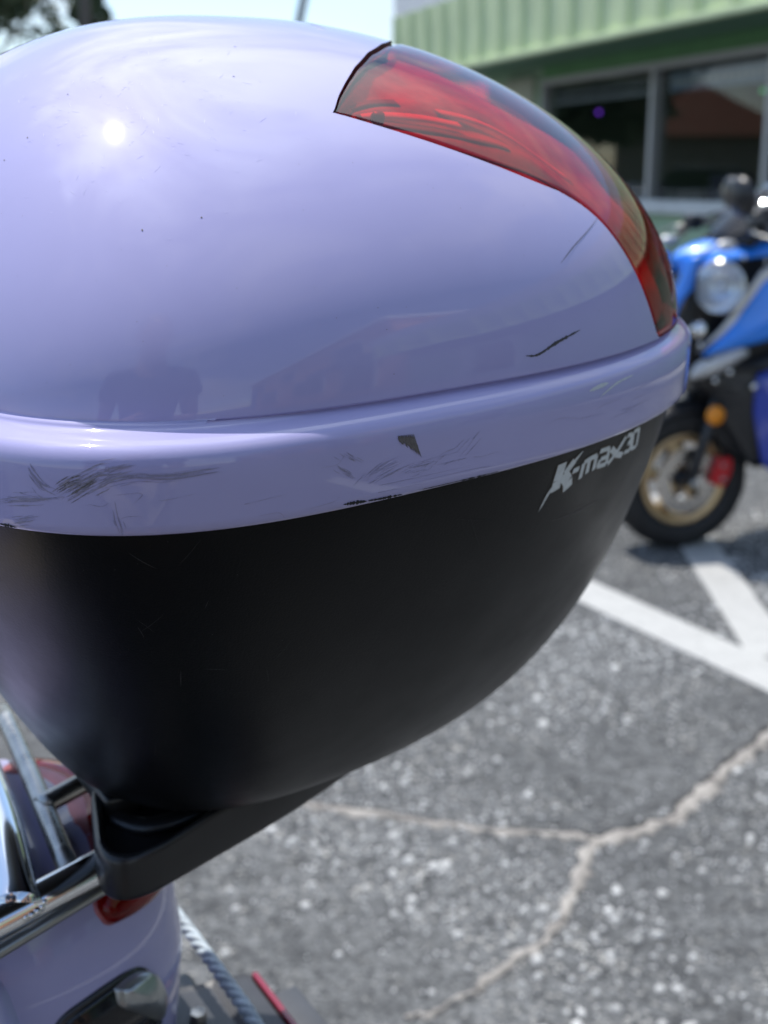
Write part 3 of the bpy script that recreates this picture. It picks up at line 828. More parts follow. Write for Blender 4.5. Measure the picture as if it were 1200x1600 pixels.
# window frames, sill and panes
for a, b in zip(WX[:-1], WX[1:]):
    fr = MB().box(((a + b) / 2, .05, 2.265), (b - a - .062, .1, .066)).build('window_frame', M_alu, shop, smooth=False)
    MB().box(((a + b) / 2, .05, .925), (b - a - .062, .1, .05)).build('window_frame', M_alu, shop, smooth=False)
    MB().put([(a + .03, .07, .95), (b - .03, .07, .95), (b - .03, .07, 2.232), (a + .03, .07, 2.232)], [(0, 1, 2, 3)]).build('pane', M_glass, shop, smooth=False)
for x in WX:
    MB().box((x, .045, 1.60), (.062, .11, 1.396)).build('mullion', M_alu, shop, smooth=False)
MB().box(((WX[0] + WX[-1]) / 2, -.05, .944), (WX[-1] - WX[0], .16, .126)).build('window_sill', M_sill, shop, bevel=.01)
# strip of small pale signboards along the head of each window, things on display, small coloured lamps
M_strip = mat('sign_strip', (.42, .45, .50), .6, var=.2, vscale=6)
M_strip2 = mat('sign_strip_blue', (.34, .44, .58), .6, var=.2, vscale=6)
for i, (a, b) in enumerate(zip(WX[:-1], WX[1:])):
    MB().box(((a + b) / 2, .13, 2.10 if i else 2.04), (b - a - .2, .012, .17 if i else .055)).build('sign_strip', M_strip2 if i else M_strip, shop, smooth=False)
    k = 0
    x = a + .12
    while x < b - .15:
        w = RNG.uniform(.05, .11)
        MB().box((x + w / 2, .122, 2.10 if i else 2.13), (w * .8, .006, .055)).build('sign_block', M_wht if i else M_strip, shop, smooth=False)
        x += w + .015
M_goods = [mat('goods_' + n, c, .6) for n, c in (('grey', (.16, .17, .18)), ('tan', (.22, .19, .14)), ('dark', (.05, .05, .07)), ('steel', (.3, .31, .33)))]
x = WX[0] + .2
i = 0
while x < WX[-1] - .3:
    w = RNG.uniform(.15, .45); h = RNG.uniform(.12, .38)
    MB().box((x + w / 2, RNG.uniform(.35, .8), .95 + h / 2), (w, .25, h)).build('display_box', M_goods[i % 4], shop, bevel=.01)
    x += w + RNG.uniform(.02, .2); i += 1
MB().box(((WX[0] + WX[-1]) / 2, .62, .92), (WX[-1] - WX[0] - .3, .8, .05)).build('display_shelf', M_goods[0], shop, smooth=False)
def led(x, z, c):
    MB().ell((x, .5, z), (.022, .022, .022), 10, 8).build('indicator_lamp', mat('lamp_glow', (.1, .1, .1), .5, emit=c, estr=1.0), shop)
led(-2.05, 1.93, (.25, .05, .9)); led(1.62, 2.02, (.15, .1, 1.0)); led(.95, 1.98, (.05, .35, .12)); led(1.35, 1.9, (.04, .25, .14))
# door with dark glass, pale frame, dark signboard over it; far figures painted on the orange wall
df = MB().box((13.6, .03, 1.06), (1.1, .1, 2.12)).build('door', M_wht, shop, smooth=False)
MB().box((13.6, -.025, 1.15), (.8, .012, 1.7)).build('door_glass', M_black, df, smooth=False)
MB().box((13.9, -.05, 1.02), (.03, .05, .3)).build('door_handle', M_chrome, df, bevel=.006)
MB().box((13.7, -.05, 2.28), (2.0, .05, .26)).build('sign_board', M_sign, shop, bevel=.01)
nb = empty('neighbour_building', mat=SM @ Matrix.Translation((20.6, .2, 0)), label='taller orange building next to the green shop, mirrored low on the lilac lid', cat='building')
MB().box((0, 4, 2.45), (11.2, 8, 4.9)).build('wall', M_orange, nb, smooth=False)
MB().box((0, 4, 5.0), (11.5, 8.3, .22)).build('roof', M_wht, nb, bevel=.03)
for x, z0, w, h in ((-4.2, .4, 1.3, 2.4), (-1.6, 1.0, 2.2, 1.8), (2.2, 1.0, 2.2, 1.8), (-3.9, 3.3, 1.4, 1.1), (0, 3.3, 1.4, 1.1), (3.6, 3.3, 1.4, 1.1)):
    w_ = MB().box((x, -.02, z0 + h / 2), (w, .12, h)).build('window', M_wht, nb, smooth=False)
    MB().box((x, -.085, z0 + h / 2), (w - .16, .02, h - .16)).build('pane', M_black, w_, smooth=False)
MB().box((-3.4, -.08, 3.02), (3.6, .1, .42)).build('sign_board', M_sign, nb, bevel=.01)
MB().box((4.9, -.03, 2.2), (1.0, .06, 3.6)).build('blue_panel', M_blueart, nb, smooth=False)
# overhang: soffit with board joints, fascia sheet, every rib a part, drip trim, white parapet cap
FY = -1.1
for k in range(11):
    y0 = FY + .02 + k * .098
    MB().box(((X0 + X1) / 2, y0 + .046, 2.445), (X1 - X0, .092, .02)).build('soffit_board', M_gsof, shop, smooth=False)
MB().box(((X0 + X1) / 2, FY, 2.755), (X1 - X0, .02, .73)).build('fascia_sheet', M_gfas, shop, smooth=False)
MB().box(((X0 + X1) / 2, FY - .035, 2.385), (X1 - X0 + .04, .08, .055)).build('drip_trim', M_gfas, shop, bevel=.006)
rib_me = None
x = X0 + .10
rp = [(-.062, 0), (-.036, -.045), (.036, -.045), (.062, 0)]
while x < X1:
    if rib_me is None:
        r_ = MB().prism(rp, .70, None).build('fascia_rib', M_gfas, shop, smooth=False); rib_me = r_
    else:
        r_ = rib_me.copy(); COL.objects.link(r_); r_.parent = shop
    r_.location = (x, FY - .011, 2.765)
    x += .50
MB().box(((X0 + X1) / 2, FY + .02, 3.30), (X1 - X0, .06, .36)).build('parapet', M_wht, shop, smooth=False)
MB().box((X0, FY + 5.0, 2.9), (.03, 10, 1.05)).build('fascia_side', M_gfas, shop, smooth=False)
# walkway slab in front of the shop
wk = MB().box(((X0 + X1) / 2, -.56, .05), (X1 - X0, 1.1, .1)).build('pavement', mat('concrete', (.36, .355, .34), .85, var=.12, vscale=2, bump=.2, bscale=80), None, bevel=.012)
wk.matrix_world = SM; tag(wk, kind='structure')

# ================================================================ trees, poles, house, cars further off
M_leaf = [mat('leaf_' + a, c, .6, spec=.3, var=.25, vscale=3) for a, c in (('mid', (.065, .095, .045)), ('dark', (.045, .07, .035)), ('light', (.095, .12, .06)))]
M_bark = mat('bark', (.10, .085, .07), .9, var=.3, vscale=12, bump=.5, bscale=40)
def tree(loc, h, r, label, nleaf=2600, name='shade_tree', bare=.25, seed=1, leaf=.16, group='trees at the edge of the lot'):
    rg = np.random.default_rng(seed)
    t = empty(name, loc, label=label, cat='tree', group=None)
    tr = MB()
    tr.tube(smoothpath([(0, 0, 0), (.08, .05, h * .25), (-.05, .1, h * .5), (.05, 0, h * .8)]), np.linspace(.05 * h * .5, .012 * h, 25), 10)
    lobes = []
    for k in range(13):
        a = rg.uniform(0, 2 * PI); el = rg.uniform(.1, 1.0)
        c = np.array([math.cos(a) * r * rg.uniform(.35, .95), math.sin(a) * r * rg.uniform(.35, .95), h * (.45 + .48 * el)])
        c[:2] *= 1.15 - .6 * el
        s0 = np.array([0, 0, h * rg.uniform(.3, .6)])
        tr.tube(smoothpath([s0, (s0 + c) / 2 + rg.normal(0, .15, 3), c]), np.linspace(.010 * h, .003 * h, 17), 7)
        lobes.append((c, r * rg.uniform(.28, .50)))
    tr.build('trunk', M_bark, t)
    for mi in range(3):
        V, f = [], []
        n = nleaf // 3
        for k in range(n):
            c, lr = lobes[rg.integers(len(lobes))]
            d = rg.normal(size=3); d /= np.linalg.norm(d)
            p = c + d * lr * rg.uniform(.35, 1.05) ** .6 * np.array([1, 1, .75])
            u = rg.normal(size=3); u /= np.linalg.norm(u); v = np.cross(u, rg.normal(size=3)); v /= np.linalg.norm(v)
            s = leaf * rg.uniform(.6, 1.4)
            b = len(V)
            V += [p - u * s, p + v * s * .45, p + u * s, p - v * s * .45]
            f.append((b, b + 1, b + 2, b + 3))
        tag(MB().put(V, f).build('crown', M_leaf[mi], t, smooth=False), kind='stuff')
    return t
tree((-9.6, 30, 0), 8.0, 2.0, 'leafy tree showing at the top left corner above the lilac lid', 2300, seed=3, leaf=.16)
tree((-8.35, 37, 0), 8.9, 0.95, 'small thin tree beside the utility pole behind the lid', 1500, seed=5, leaf=.2)
tree((-15.5, 33, 0), 9.0, 3.4, 'broad tree outside the left edge of the picture', 3200, seed=8, leaf=.22)
pole = empty('utility_pole', (-6.05, 27, 0), label='dark wooden utility pole at the top left beside the trees', cat='pole')
M_pole = mat('pole_wood', (.10, .09, .08), .9, var=.2, vscale=10)
MB().tube([(0, 0, 0), (0, 0, 5), (0, 0, 9.5)], [.15, .12, .10], 12).build('shaft', M_pole, pole)
MB().box((0, 0, 8.7), (2.2, .1, .12)).build('crossarm', M_pole, pole, bevel=.01)
for x in (-.95, -.4, .4, .95): MB().lathe([(.0001, 0), (.04, .01), (.05, .06), (.03, .12), (.0001, .14)], 12, trs((x, 0, 8.76))).build('insulator', M_wht, pole)
lp = empty('guy_pole', (-1.9, 24, 0), label='slim leaning grey pole rising behind the middle of the lid', cat='pole')
M_pg = mat('pole_grey', (.42, .46, .50), .5, metal=.2)
MB().tube([(-.55, 0, 0), (.9, 0, 6.2), (2.2, 0, 11.5)], [.09, .08, .06], 12).build('shaft', M_pg, lp)
MB().lathe([(.0001, 0), (.2, .0), (.2, .04), (.12, .06), (.12, .1)], 16, trs((-.55, 0, 0))).build('base_plate', M_pg, lp)

# house with a red tiled roof and a parked car across the lot (seen mirrored in the shop windows)
hm = Matrix.Translation((-37, 42, 0)) @ rot('Z', -40)
house = empty('house', mat=hm, label='house with red tiled roof across the lot, mirrored in the shop window', cat='house')
M_hw = mat('house_wall', (.34, .31, .26), .8, var=.08, vscale=2)
M_tile = mat('roof_tile', (.24, .075, .045), .75, var=.2, vscale=8, bump=.3, bscale=20)
MB().box((0, 0, 1.5), (12, 7, 3)).build('wall', M_hw, house, smooth=False)
rf = MB()
rf.put([(-6.6, -4.1, 2.95), (6.6, -4.1, 2.95), (6.6, 4.1, 2.95), (-6.6, 4.1, 2.95), (-4.5, 0, 5.2), (4.5, 0, 5.2)], [(0, 1, 5, 4), (2, 3, 4, 5), (1, 2, 5), (3, 0, 4), (0, 3, 2, 1)])
rfo = rf.build('roof', M_tile, house, smooth=False)
for x in (-4, -1.2, 1.6, 4.4):
    w = MB().box((x, -3.52, 1.6), (1.3, .1, 1.2)).build('window', M_wht, house, smooth=False)
    MB().box((x, -3.575, 1.6), (1.1, .02, 1.0)).build('pane', M_black, w, smooth=False)
for k, (x, y, h, r, lb) in enumerate(((-18.5, 34, 5.6, 3.3, 'added unseen low dark bushy tree right of the red roofed house, nearest the blue scooter'),
                                      (-23, 38, 6.2, 3.4, 'added unseen dark tree close to the right wall of the red roofed house'),
                                      (-27, 45, 7.0, 3.8, 'added unseen dark tree standing behind the right end of the red roofed house'),
                                      (-36, 54, 9.5, 5.0, 'added unseen tall dark tree behind the middle of the red roofed house'),
                                      (-47, 54, 9.0, 5.0, 'added unseen tall dark tree behind the left end of the red roofed house'),
                                      (-50, 40, 8.0, 4.0, 'added unseen dark tree left of the red roofed house at the far side of the lot'))):
    t_ = tree((x, y, 0), h, r, lb, 2400, seed=30 + k, leaf=.5)  # out of view, added to block bright sky in the shop window reflection
    t_['group'] = 'unseen trees added round the house to darken the window reflection'
def car(loc, rz, color, label, group=None):
    t = empty('parked_car', loc, rz, label=label, cat='car', group=group)
    mb = MB()
    prof = [(-2.15, .42), (-2.18, .72), (-2.05, .92), (-1.2, .98), (1.05, .98), (1.9, .86), (2.15, .66), (2.15, .40), (1.75, .28), (-1.75, .28)]
    mb.prism(roundpoly(prof, .14, 5), 1.72, trs((0, 0, 0), rot('X', 90)))
    mb.build('body', mat('car_paint', color, .35, coat=1), t, bevel=.06, angle=40)
    cab = [(-1.75, .96), (-1.15, 1.42), (.25, 1.45), (1.05, .97)]
    MB().prism(roundpoly(cab, .1, 5), 1.46, trs((0, 0, 0), rot('X', 90))).build('cabin', M_black, t, bevel=.05, angle=40)
    MB().prism(roundpoly([(-1.28, 1.40), (-1.1, 1.46), (.2, 1.49), (.38, 1.42)], .03, 4), 1.36, trs((0, 0, 0), rot('X', 90))).build('roof', mat('car_roof', color, .35, coat=1), t, bevel=.02, angle=40)
    for x in (-1.35, 1.35):
        for y in (-.80, .80):
            w = MB().lathe([(.20, -.1), (.30, -.1), (.325, -.06), (.325, .06), (.30, .1), (.20, .1)], 24, trs((x, y, .325), rot('X', 90)), close=True).build('wheel', M_rubber, t)
            MB().lathe([(.001, .06), (.1, .075), (.2, .06), (.2, -.06), (.001, -.06)], 18, trs((x, y, .325), rot('X', 90))).build('rim', M_steel, w)
    for y in (-.6, .6):
        MB().ell((2.08, y, .70), (.1, .2, .09)).build('headlight', M_chrome, t)
        MB().ell((-2.12, y, .78), (.07, .18, .1)).build('tail_lamp', M_tail, t)
    return t
M_tail = mat('tail_red', (.35, .01, .015), .2)
car((-11.5, 23, 0), 1.0, (.62, .63, .64), 'pale grey parked car across the lot, nearer the tall trees')
car((-15.5, 19.5, 0), 1.0, (.10, .12, .16), 'dark blue grey parked car beside the pale one')

# ================================================================ the blue motor scooter (local: x forward, y to its left, z up, origin under the front wheel)
ba = math.radians(15)
fx, fy = -math.cos(ba), -math.sin(ba)
BM = Matrix(((fx, -fy, 0, .985), (fy, fx, 0, 4.07), (0, 0, 1, 0), (0, 0, 0, 1)))
bike = empty('motor_scooter', mat=BM, label='bright blue motor scooter with gold front wheel parked by the green shop', cat='scooter')
M_blue = mat('blue_paint', (.008, .235, .92), .35, coat=1.0, coat_rough=.02)
M_dblue = mat('dark_blue_paint', (.003, .035, .36), .28, coat=1.0, coat_rough=.03)
M_gold = mat('gold_rim', (.60, .44, .25), .34, metal=.75, var=.12, vscale=20)
M_disc = mat('brake_disc', (.62, .60, .57), .22, metal=1.0)
M_red = mat('red_caliper', (.55, .010, .018), .35)
M_amber = mat('amber_reflector', (.80, .27, .015), .3)
M_silver = mat('silver_paint', (.50, .50, .51), .3, metal=.35, coat=.6)
M_smoke = tinted_sheet('smoked_screen', (.030, .035, .075), .02, 1.5)
M_hl = tinted_sheet('headlight_glass', (.92, .95, 1.0), .03, 1.5)
M_hlr = mat('headlight_reflector', (.88, .90, .92), .16, metal=.8)
M_frame = mat('fork_grey', (.035, .038, .045), .35, metal=.4)
WR = .237
wheel = MB().lathe([(.150, -.034), (.158, -.050), (.180, -.058), (.212, -.058), (.229, -.042), (.237, -.015), (.237, .015), (.229, .042), (.212, .058), (.180, .058), (.158, .050), (.150, .034)],
                   64, trs((0, 0, WR), rot('X', 90)), close=True).build('front_tyre', M_rubber, bike)
tread = []
for k in range(36):
    a = k / 36 * 2 * PI
    s = 1 if k % 2 else -1
    c = np.array([math.cos(a) * .2365, s * .020, WR + math.sin(a) * .2365])
    o = MB().box((0, 0, 0), (.004, .030, .008), rot('Y', -math.degrees(a)) @ rot('X', 25 * s)).build('tread_block', M_rubber, wheel, smooth=False)
    o.location = c
rim = MB().lathe([(.128, -.040), (.146, -.046), (.156, -.044), (.154, -.036), (.134, -.024), (.132, 0), (.134, .024), (.154, .036), (.156, .044), (.146, .046), (.128, .040), (.122, .028), (.120, 0), (.122, -.028)],
                 64, trs((0, 0, WR), rot('X', 90)), close=True).build('front_rim', M_gold, bike)
for k in range(5):
    a = math.radians(72 * k - 62)
    sp_m = rot('Y', -math.degrees(a))
    mb = MB()
    P = []
    for u in np.linspace(0, 1, 7):
        r = .026 + u * .104
        w = .017 + .012 * abs(u - .35) ; h = .016 - .004 * u
        bow = .010 * math.sin(PI * u)
        P.append([(r, h - .005 + bow, w), (r, h + bow, w * .6), (r, h + bow, -w * .6), (r, h - .005 + bow, -w), (r, -h, -w), (r, -h, w)])
    mb.grid(np.array(P), closev=True)
    o = mb.build('spoke', M_gold, rim, smooth=True, angle=40)
    o.matrix_local = trs((0, 0, WR)) @ sp_m
MB().lathe([(.001, -.05), (.024, -.05), (.030, -.03), (.030, .03), (.024, .05), (.001, .05)], 24, trs((0, 0, WR), rot('X', 90))).build('hub', M_frame, rim)
dm = MB().lathe([(.062, -.002), (.110, -.002), (.110, .002), (.062, .002)], 56, trs((0, .060, WR), rot('X', 90)), close=True).build('brake_disc', M_disc, bike, angle=40)
for k in range(20):
    a = k / 20 * 2 * PI; r = .075 + .012 * (k % 3)
    o = MB().lathe([(.0001, .0005), (.0042, .0005), (.0042, -.0005)], 10, rot('X', 90)).build('disc_hole', M_black, dm)
    o.location = (math.cos(a) * r, .0631, WR + math.sin(a) * r)
for k in range(5):
    a = k / 5 * 2 * PI
    MB().tube([(math.cos(a) * .028, .058, WR + math.sin(a) * .028), (math.cos(a + .3) * .070, .060, WR + math.sin(a + .3) * .070)], .006, 8).build('disc_carrier', M_frame, dm)
cal = MB().prism(roundpoly([(-.030, -.045), (.024, -.05), (.032, .0), (.026, .048), (-.020, .052), (-.034, .01)], .012), .052, trs((-.112, .066, WR + .030), rot('Z', 0) @ rot('X', 90) @ rot('Z', 18))).build('brake_caliper', M_red, bike, bevel=.006, angle=40)
for dz in (-.022, .022):
    MB().lathe([(.0001, .006), (.008, .005), (.009, 0)], 12, trs((-.112, .040 + .056, WR + .03 + dz), rot('X', -90))).build('caliper_bolt', M_steel, cal)
for y in (-.088, .088):
    MB().tube([(.008, y, WR - .01), (-.045, y, .40), (-.125, y, .66)], [.020, .020, .018], 16).build('fork_leg', M_frame, bike)
    MB().tube([(-.085, y, .55), (-.155, y, .78)], [.0145, .0145], 14).build('fork_tube', M_steel, bike)
    MB().lathe([(.0001, .014), (.013, .012), (.014, 0), (.014, -.02)], 14, trs((0, y + (.018 if y > 0 else -.018), WR), rot('X', -90 if y > 0 else 90))).build('axle_nut', M_steel, bike)
MB().lathe([(.0001, .012), (.027, .010), (.031, .004), (.031, -.006), (.0001, -.006)], 28, trs((-.050, .128, .466), rot('X', -90))).build('amber_reflector', M_amber, bike)
MB().tube([(-.055, .085, .466), (-.050, .122, .466)], .008, 10).build('reflector_stalk', M_frame, bike)
# front mudguard hugging the tyre
fa = np.radians(np.linspace(18, 150, 30)); fw = np.linspace(-1, 1, 13)
P = np.array([[(math.cos(a) * (.262 - .018 * abs(w) ** 3 ), w * (.070 + .012 * math.sin(2 * a)), WR + math.sin(a) * (.262 - .03 * abs(w) ** 3)) for w in fw] for a in fa])
o = MB().grid(P).build('front_mudguard', M_satinblack, bike); sm_ = o.modifiers.new('solid', 'SOLIDIFY'); sm_.thickness = .004
MB().prism(roundpoly([(-.02, .44), (-.19, .50), (-.26, .36), (-.21, .28), (-.13, .34)], .03), .03, trs((0, .085, 0), rot('X', 90))).build('fork_cover', M_satinblack, bike, bevel=.008, angle=40)
def panel(name, m, pts2d, y0, y1, bulge=.02, both=True, th=.006, parent=None, r=.02):
    """side panel from an outline in (x, z): leans from y0 at its front to y1 at its rear and bulges outwards"""
    for s in ((1, -1) if both else (1,)):
        pl = roundpoly(pts2d, r, 5)
        c = pl.mean(0); rings = []
        xa, xb = pl[:, 0].max(), pl[:, 0].min()
        for k in np.linspace(1, .02, 7):
            p = c + (pl - c) * k
            u = (xa - p[:, 0]) / (xa - xb)
            y = y0 + (y1 - y0) * u + bulge * (1 - k ** 2)
            rings.append(np.c_[p[:, 0], y * s, p[:, 1]])
        mb = MB().grid(np.stack(rings, 0), closev=True)
        o = mb.build(name, m, parent or bike)
        md = o.modifiers.new('solid', 'SOLIDIFY'); md.thickness = th; md.offset = 0
# nose: dark core, blue beak above, side wedges, silver lower edge, twin lamps
core = [(.05, .60), (.085, .74), (.055, .90), (-.02, .975), (-.30, .98), (-.42, .60), (-.30, .42), (-.12, .46)]
MB().prism(roundpoly(core, .03), .20, rot('X', 90)).build('nose_core', M_satinblack, bike, bevel=.03, angle=40)
bk = []
for x, z, w in ((.075, .955, .030), (.045, .985, .085), (-.03, 1.012, .14), (-.12, 1.028, .165), (-.22, 1.036, .175), (-.32, 1.04, .17)):
    a = np.linspace(-1, 1, 15)
    bk.append([(x - .02 * abs(t) ** 2, t * w, z - .055 * abs(t) ** 2.4) for t in a])
o = MB().grid(np.array(bk)).build('beak', M_blue, bike, sub=1); md = o.modifiers.new('solid', 'SOLIDIFY'); md.thickness = .010
panel('nose_flank', M_blue, [(.060, .965), (.020, .975), (.062, .80), (.105, .775), (.115, .80)], .070, .115, .012)
panel('side_wedge', M_blue, [(.035, .660), (-.04, .730), (-.155, .905), (-.45, 1.0), (-.50, .80), (-.16, .705)], .155, .235, .025)
panel('wedge_trim', M_silver, [(.045, .672), (-.03, .752), (-.145, .928), (-.44, 1.03), (-.45, 1.00), (-.155, .905), (-.04, .730)], .150, .230, .004, r=.008)
panel('silver_skirt', M_silver, [(.060, .585), (.035, .640), (-.03, .672), (-.10, .690), (-.135, .672), (-.09, .640), (-.03, .600)], .130, .170, .02)
panel('lower_fairing', M_dblue, [(-.175, .60), (-.42, .66), (-.50, .25), (-.30, .24), (-.215, .30), (-.175, .47)], .145, .215, .02)
panel('leg_shield', M_satinblack, [(-.02, .60), (-.40, .70), (-.42, .56), (-.28, .30), (-.20, .28), (-.10, .42)], .095, .16, .02)
for s in (1, -1):
    hc = Vector((-.015, .165 * s, .878))
    Mh = Matrix.Translation(hc) @ Matrix.Scale(1.0, 4) @ Vector((.70, .62 * s, .02)).to_track_quat('Z', 'Y').to_matrix().to_4x4()
    h = MB().lathe([(.0001, -.05), (.034, -.048), (.066, -.020), (.080, .004), (.083, .010), (.078, .012)], 28, Mh).build('headlight', M_hlr, bike)
    h.scale = (1, 1, 1)
    MB().lathe([(.080, .006), (.071, .024), (.044, .040), (.0001, .047)], 28, Mh).build('headlight_lens', M_hl, h)
    MB().ell(Mh @ Vector((0, 0, -.012)), (.014, .014, .014), 14, 10).build('bulb', M_wht, h)
    lc = Vector((.028, .120 * s, .742))
    Ml = Matrix.Translation(lc) @ Vector((.75, .55 * s, .25)).to_track_quat('Z', 'Y').to_matrix().to_4x4()
    MB().lathe([(.0001, -.03), (.026, -.02), (.031, .006), (.026, .016), (.0001, .022)], 22, Ml).build('running_lamp', M_chrome, bike)
# smoked screen
sg = []
for u in np.linspace(0, 1, 9):
    x = -.05 - .20 * u; z = 1.015 + .20 * u - .03 * u * u; w = .155 - .05 * u ** 2
    sg.append([(x - .07 * abs(t) ** 2, t * w, z - .02 * abs(t) ** 2) for t in np.linspace(-1, 1, 15)])
o = MB().grid(np.array(sg)).build('windscreen', M_smoke, bike); md = o.modifiers.new('solid', 'SOLIDIFY'); md.thickness = .004
dash = MB().prism(roundpoly([(-.12, 1.00), (-.14, 1.10), (-.26, 1.14), (-.36, 1.04), (-.34, .98)], .02), .24, rot('X', 90)).build('dashboard', M_satinblack, bike, bevel=.015, angle=40)
# handlebar, grips, levers, mirrors
MB().tube(smoothpath([(-.16, .37, 1.03), (-.12, .28, 1.05), (-.14, .12, 1.06), (-.16, 0, 1.04), (-.14, -.12, 1.06), (-.12, -.28, 1.05), (-.16, -.37, 1.03)]), .011, 12).build('handlebar', M_frame, bike)
for s in (1, -1):
    MB().tube([(-.125, .27 * s, 1.052), (-.165, .385 * s, 1.03)], [.017, .017], 14).build('grip', M_rubber, bike)
    MB().lathe([(.0001, -.012), (.019, -.010), (.019, .010), (.0001, .013)], 14, trs((-.172, .400 * s, 1.026), rot('X', 90 * -s))).build('bar_end', M_chrome, bike)
    MB().tube(smoothpath([(-.10, .20 * s, 1.055), (-.06, .26 * s, 1.045), (-.075, .37 * s, 1.025)]), [.007] * 17, 8, flat=.6).build('brake_lever', M_steel, bike)
    MB().box((-.105, .20 * s, 1.062), (.055, .05, .05)).build('brake_reservoir', M_satinblack, bike, bevel=.012)
    stalk = MB().tube(smoothpath([(-.12, .19 * s, 1.07), (-.07 - .09 * (1 - s), .21 * s, 1.11), (-.03 - .12 * (1 - s), .23 * s, 1.14)]), .006, 8).build('mirror_stalk', M_frame, bike)
    Mm = Matrix.Translation((-.02 - .13 * (1 - s), .25 * s, 1.15)) @ Vector((-.95, -.12 * s, .2)).to_track_quat('Z', 'Y').to_matrix().to_4x4()
    mr = MB().lathe([(.0001, -.03), (.045, -.024), (.062, -.006), (.060, .002)], 24, Mm).build('mirror_shell', M_satinblack, stalk)
    MB().lathe([(.0001, .0015), (.058, .0015)], 24, Mm).build('mirror_glass', M_chrome, stalk)
    # front turn signals on the screen base: small clear lamps
    MB().ell((-.015, .185 * s, 1.005), (.035, .022, .016)).build('turn_signal', M_hl if False else M_silver, bike)
MB().tube(smoothpath([(-.10, -.19, 1.06), (.0, -.14, .98), (.02, -.10, .80), (-.05, -.10, .55), (-.10, .07, .33)]), .004, 8).build('brake_hose', M_rubber, bike)
MB().tube(smoothpath([(-.10, .19, 1.06), (.05, .15, .96), (.02, .115, .70), (-.06, .115, .50), (-.11, .09, .31)]), .0045, 8).build('brake_hose', M_rubber, bike)
for z_, x_ in ((.50, -.10), (.535, -.12), (.57, -.13), (.605, -.14)):       # radiator fins and hose clips behind the fork
    MB().box((x_, .118, z_), (.10, .02, .006)).build('radiator_fin', M_frame, bike, smooth=False)
for x_, z_, r_ in ((-.07, .61, .010), (-.16, .56, .012), (.04, .70, .008), (-.02, .585, .009), (-.17, .95, .008), (-.09, .965, .007)):
    MB().ell((x_, .165, z_), (r_, r_ * .6, r_), 12, 8).build('bolt', M_chrome, bike)
MB().tube(smoothpath([(.05, .10, .86), (.09, .12, .78), (.05, .14, .69), (-.06, .15, .63), (-.20, .17, .62)]), .010, 10).build('wiring_loom', M_rubber, bike)
# rear half, mostly outside the picture
panel('body_side', M_blue, [(-.52, .50), (-.55, .62), (-1.0, .72), (-1.55, .88), (-1.62, .80), (-1.30, .52), (-.9, .40)], .17, .12, .03)
MB().box((-.70, 0, .36), (.52, .34, .10)).build('floorboard', M_satinblack, bike, bevel=.02)
MB().prism(roundpoly([(-.68, .74), (-.80, .80), (-1.05, .79), (-1.18, .86), (-1.52, .90), (-1.55, .84), (-1.1, .70)], .03), .30, rot('X', 90)).build('seat', M_rubber, bike, bevel=.03, angle=40)
MB().box((-1.12, 0, .45), (.50, .20, .28)).build('engine', M_frame, bike, bevel=.03)
rw = MB().lathe([(.150, -.034), (.180, -.062), (.212, -.062), (.237, -.02), (.237, .02), (.212, .062), (.180, .062), (.150, .034)], 48, trs((-1.33, 0, WR), rot('X', 90)), close=True).build('rear_tyre', M_rubber, bike)
MB().lathe([(.001, .03), (.05, .04), (.13, .03), (.155, .045), (.155, -.045), (.13, -.03), (.05, -.04), (.001, -.03)], 40, trs((-1.33, 0, WR), rot('X', 90))).build('rear_rim', M_gold, bike)
MB().tube(smoothpath([(-1.0, .13, .30), (-1.25, .15, .30), (-1.55, .17, .36)]), [.03] * 8 + [.045] * 9, 14).build('exhaust', M_steel, bike)
MB().tube([(-.78, .12, .33), (-.84, .28, .012)], .012, 10).build('side_stand', M_frame, bike)
MB().box((-1.6, 0, .82), (.05, .22, .07)).build('tail_lamp', M_tail, bike, bevel=.015)
for y in (-.12, .12):
    MB().tube([(-.50, y, .34), (-1.2, y, .40), (-1.5, y, .72)], .016, 10).build('frame_tube', M_frame, bike)

# ================================================================ the lilac scooter under the case (same frame as the case)
SF = BOXM @ Matrix.Translation((-.55, .02, -1.10))
own = empty('motor_scooter', mat=SF, label='lilac motor scooter under the top case with chrome rear rack', cat='scooter')
SO = np.array([.55, -.02, 1.10])
def sbuild(mb, name, m, parent=None, **k):
    mb.v = [v + SO for v in mb.v]
    return mb.build(name, m, parent or own, **k)
HZ = np.array([-.500, -.42, -.356, -.308, -.275, -.250, -.238, -.230, -.2255, -.2230, -.2222])
HX = np.array([-.085, -.042, -.029, -.024, -.028, -.036, -.045, -.055, -.066, -.075, -.085])
HW = np.array([.110, .122, .124, .120, .115, .108, .102, .096, .090, .083, .075])
HYC = .045
def hull(a, z, off=0.0):
    """tail surface: angle a (0 = rear, -pi/2 = near side) and height z"""
    xr = np.interp(z, HZ, HX) + off; w = np.interp(z, HZ, HW) + off
    c, s = np.cos(a), np.sin(a)
    X = np.where(c >= 0, -.30 + (xr + .30) * np.abs(c) ** (2 / 2.7), -.30 - .50 * np.abs(c))
    Y = HYC + np.where(c >= 0, w * np.sign(s) * np.abs(s) ** (2 / 2.3), (w + .05 * np.abs(c)) * np.sign(s) * np.abs(s) ** .5)
    return np.stack([X, Y, z + 0 * X], -1)
ha = np.linspace(-PI, PI, 241)[:-1]; ha = ha - .28 * np.sin(2 * ha) * (np.abs(ha) < PI / 2)
hz = np.concatenate([np.linspace(-.50, -.25, 30), np.linspace(-.247, -.2222, 16)])
A_, Z_ = np.meshgrid(ha, hz, indexing='ij')
H = hull(A_, Z_)
tail = MB().grid(H, closeu=True)
nz_ = len(hz); cT = tail.n
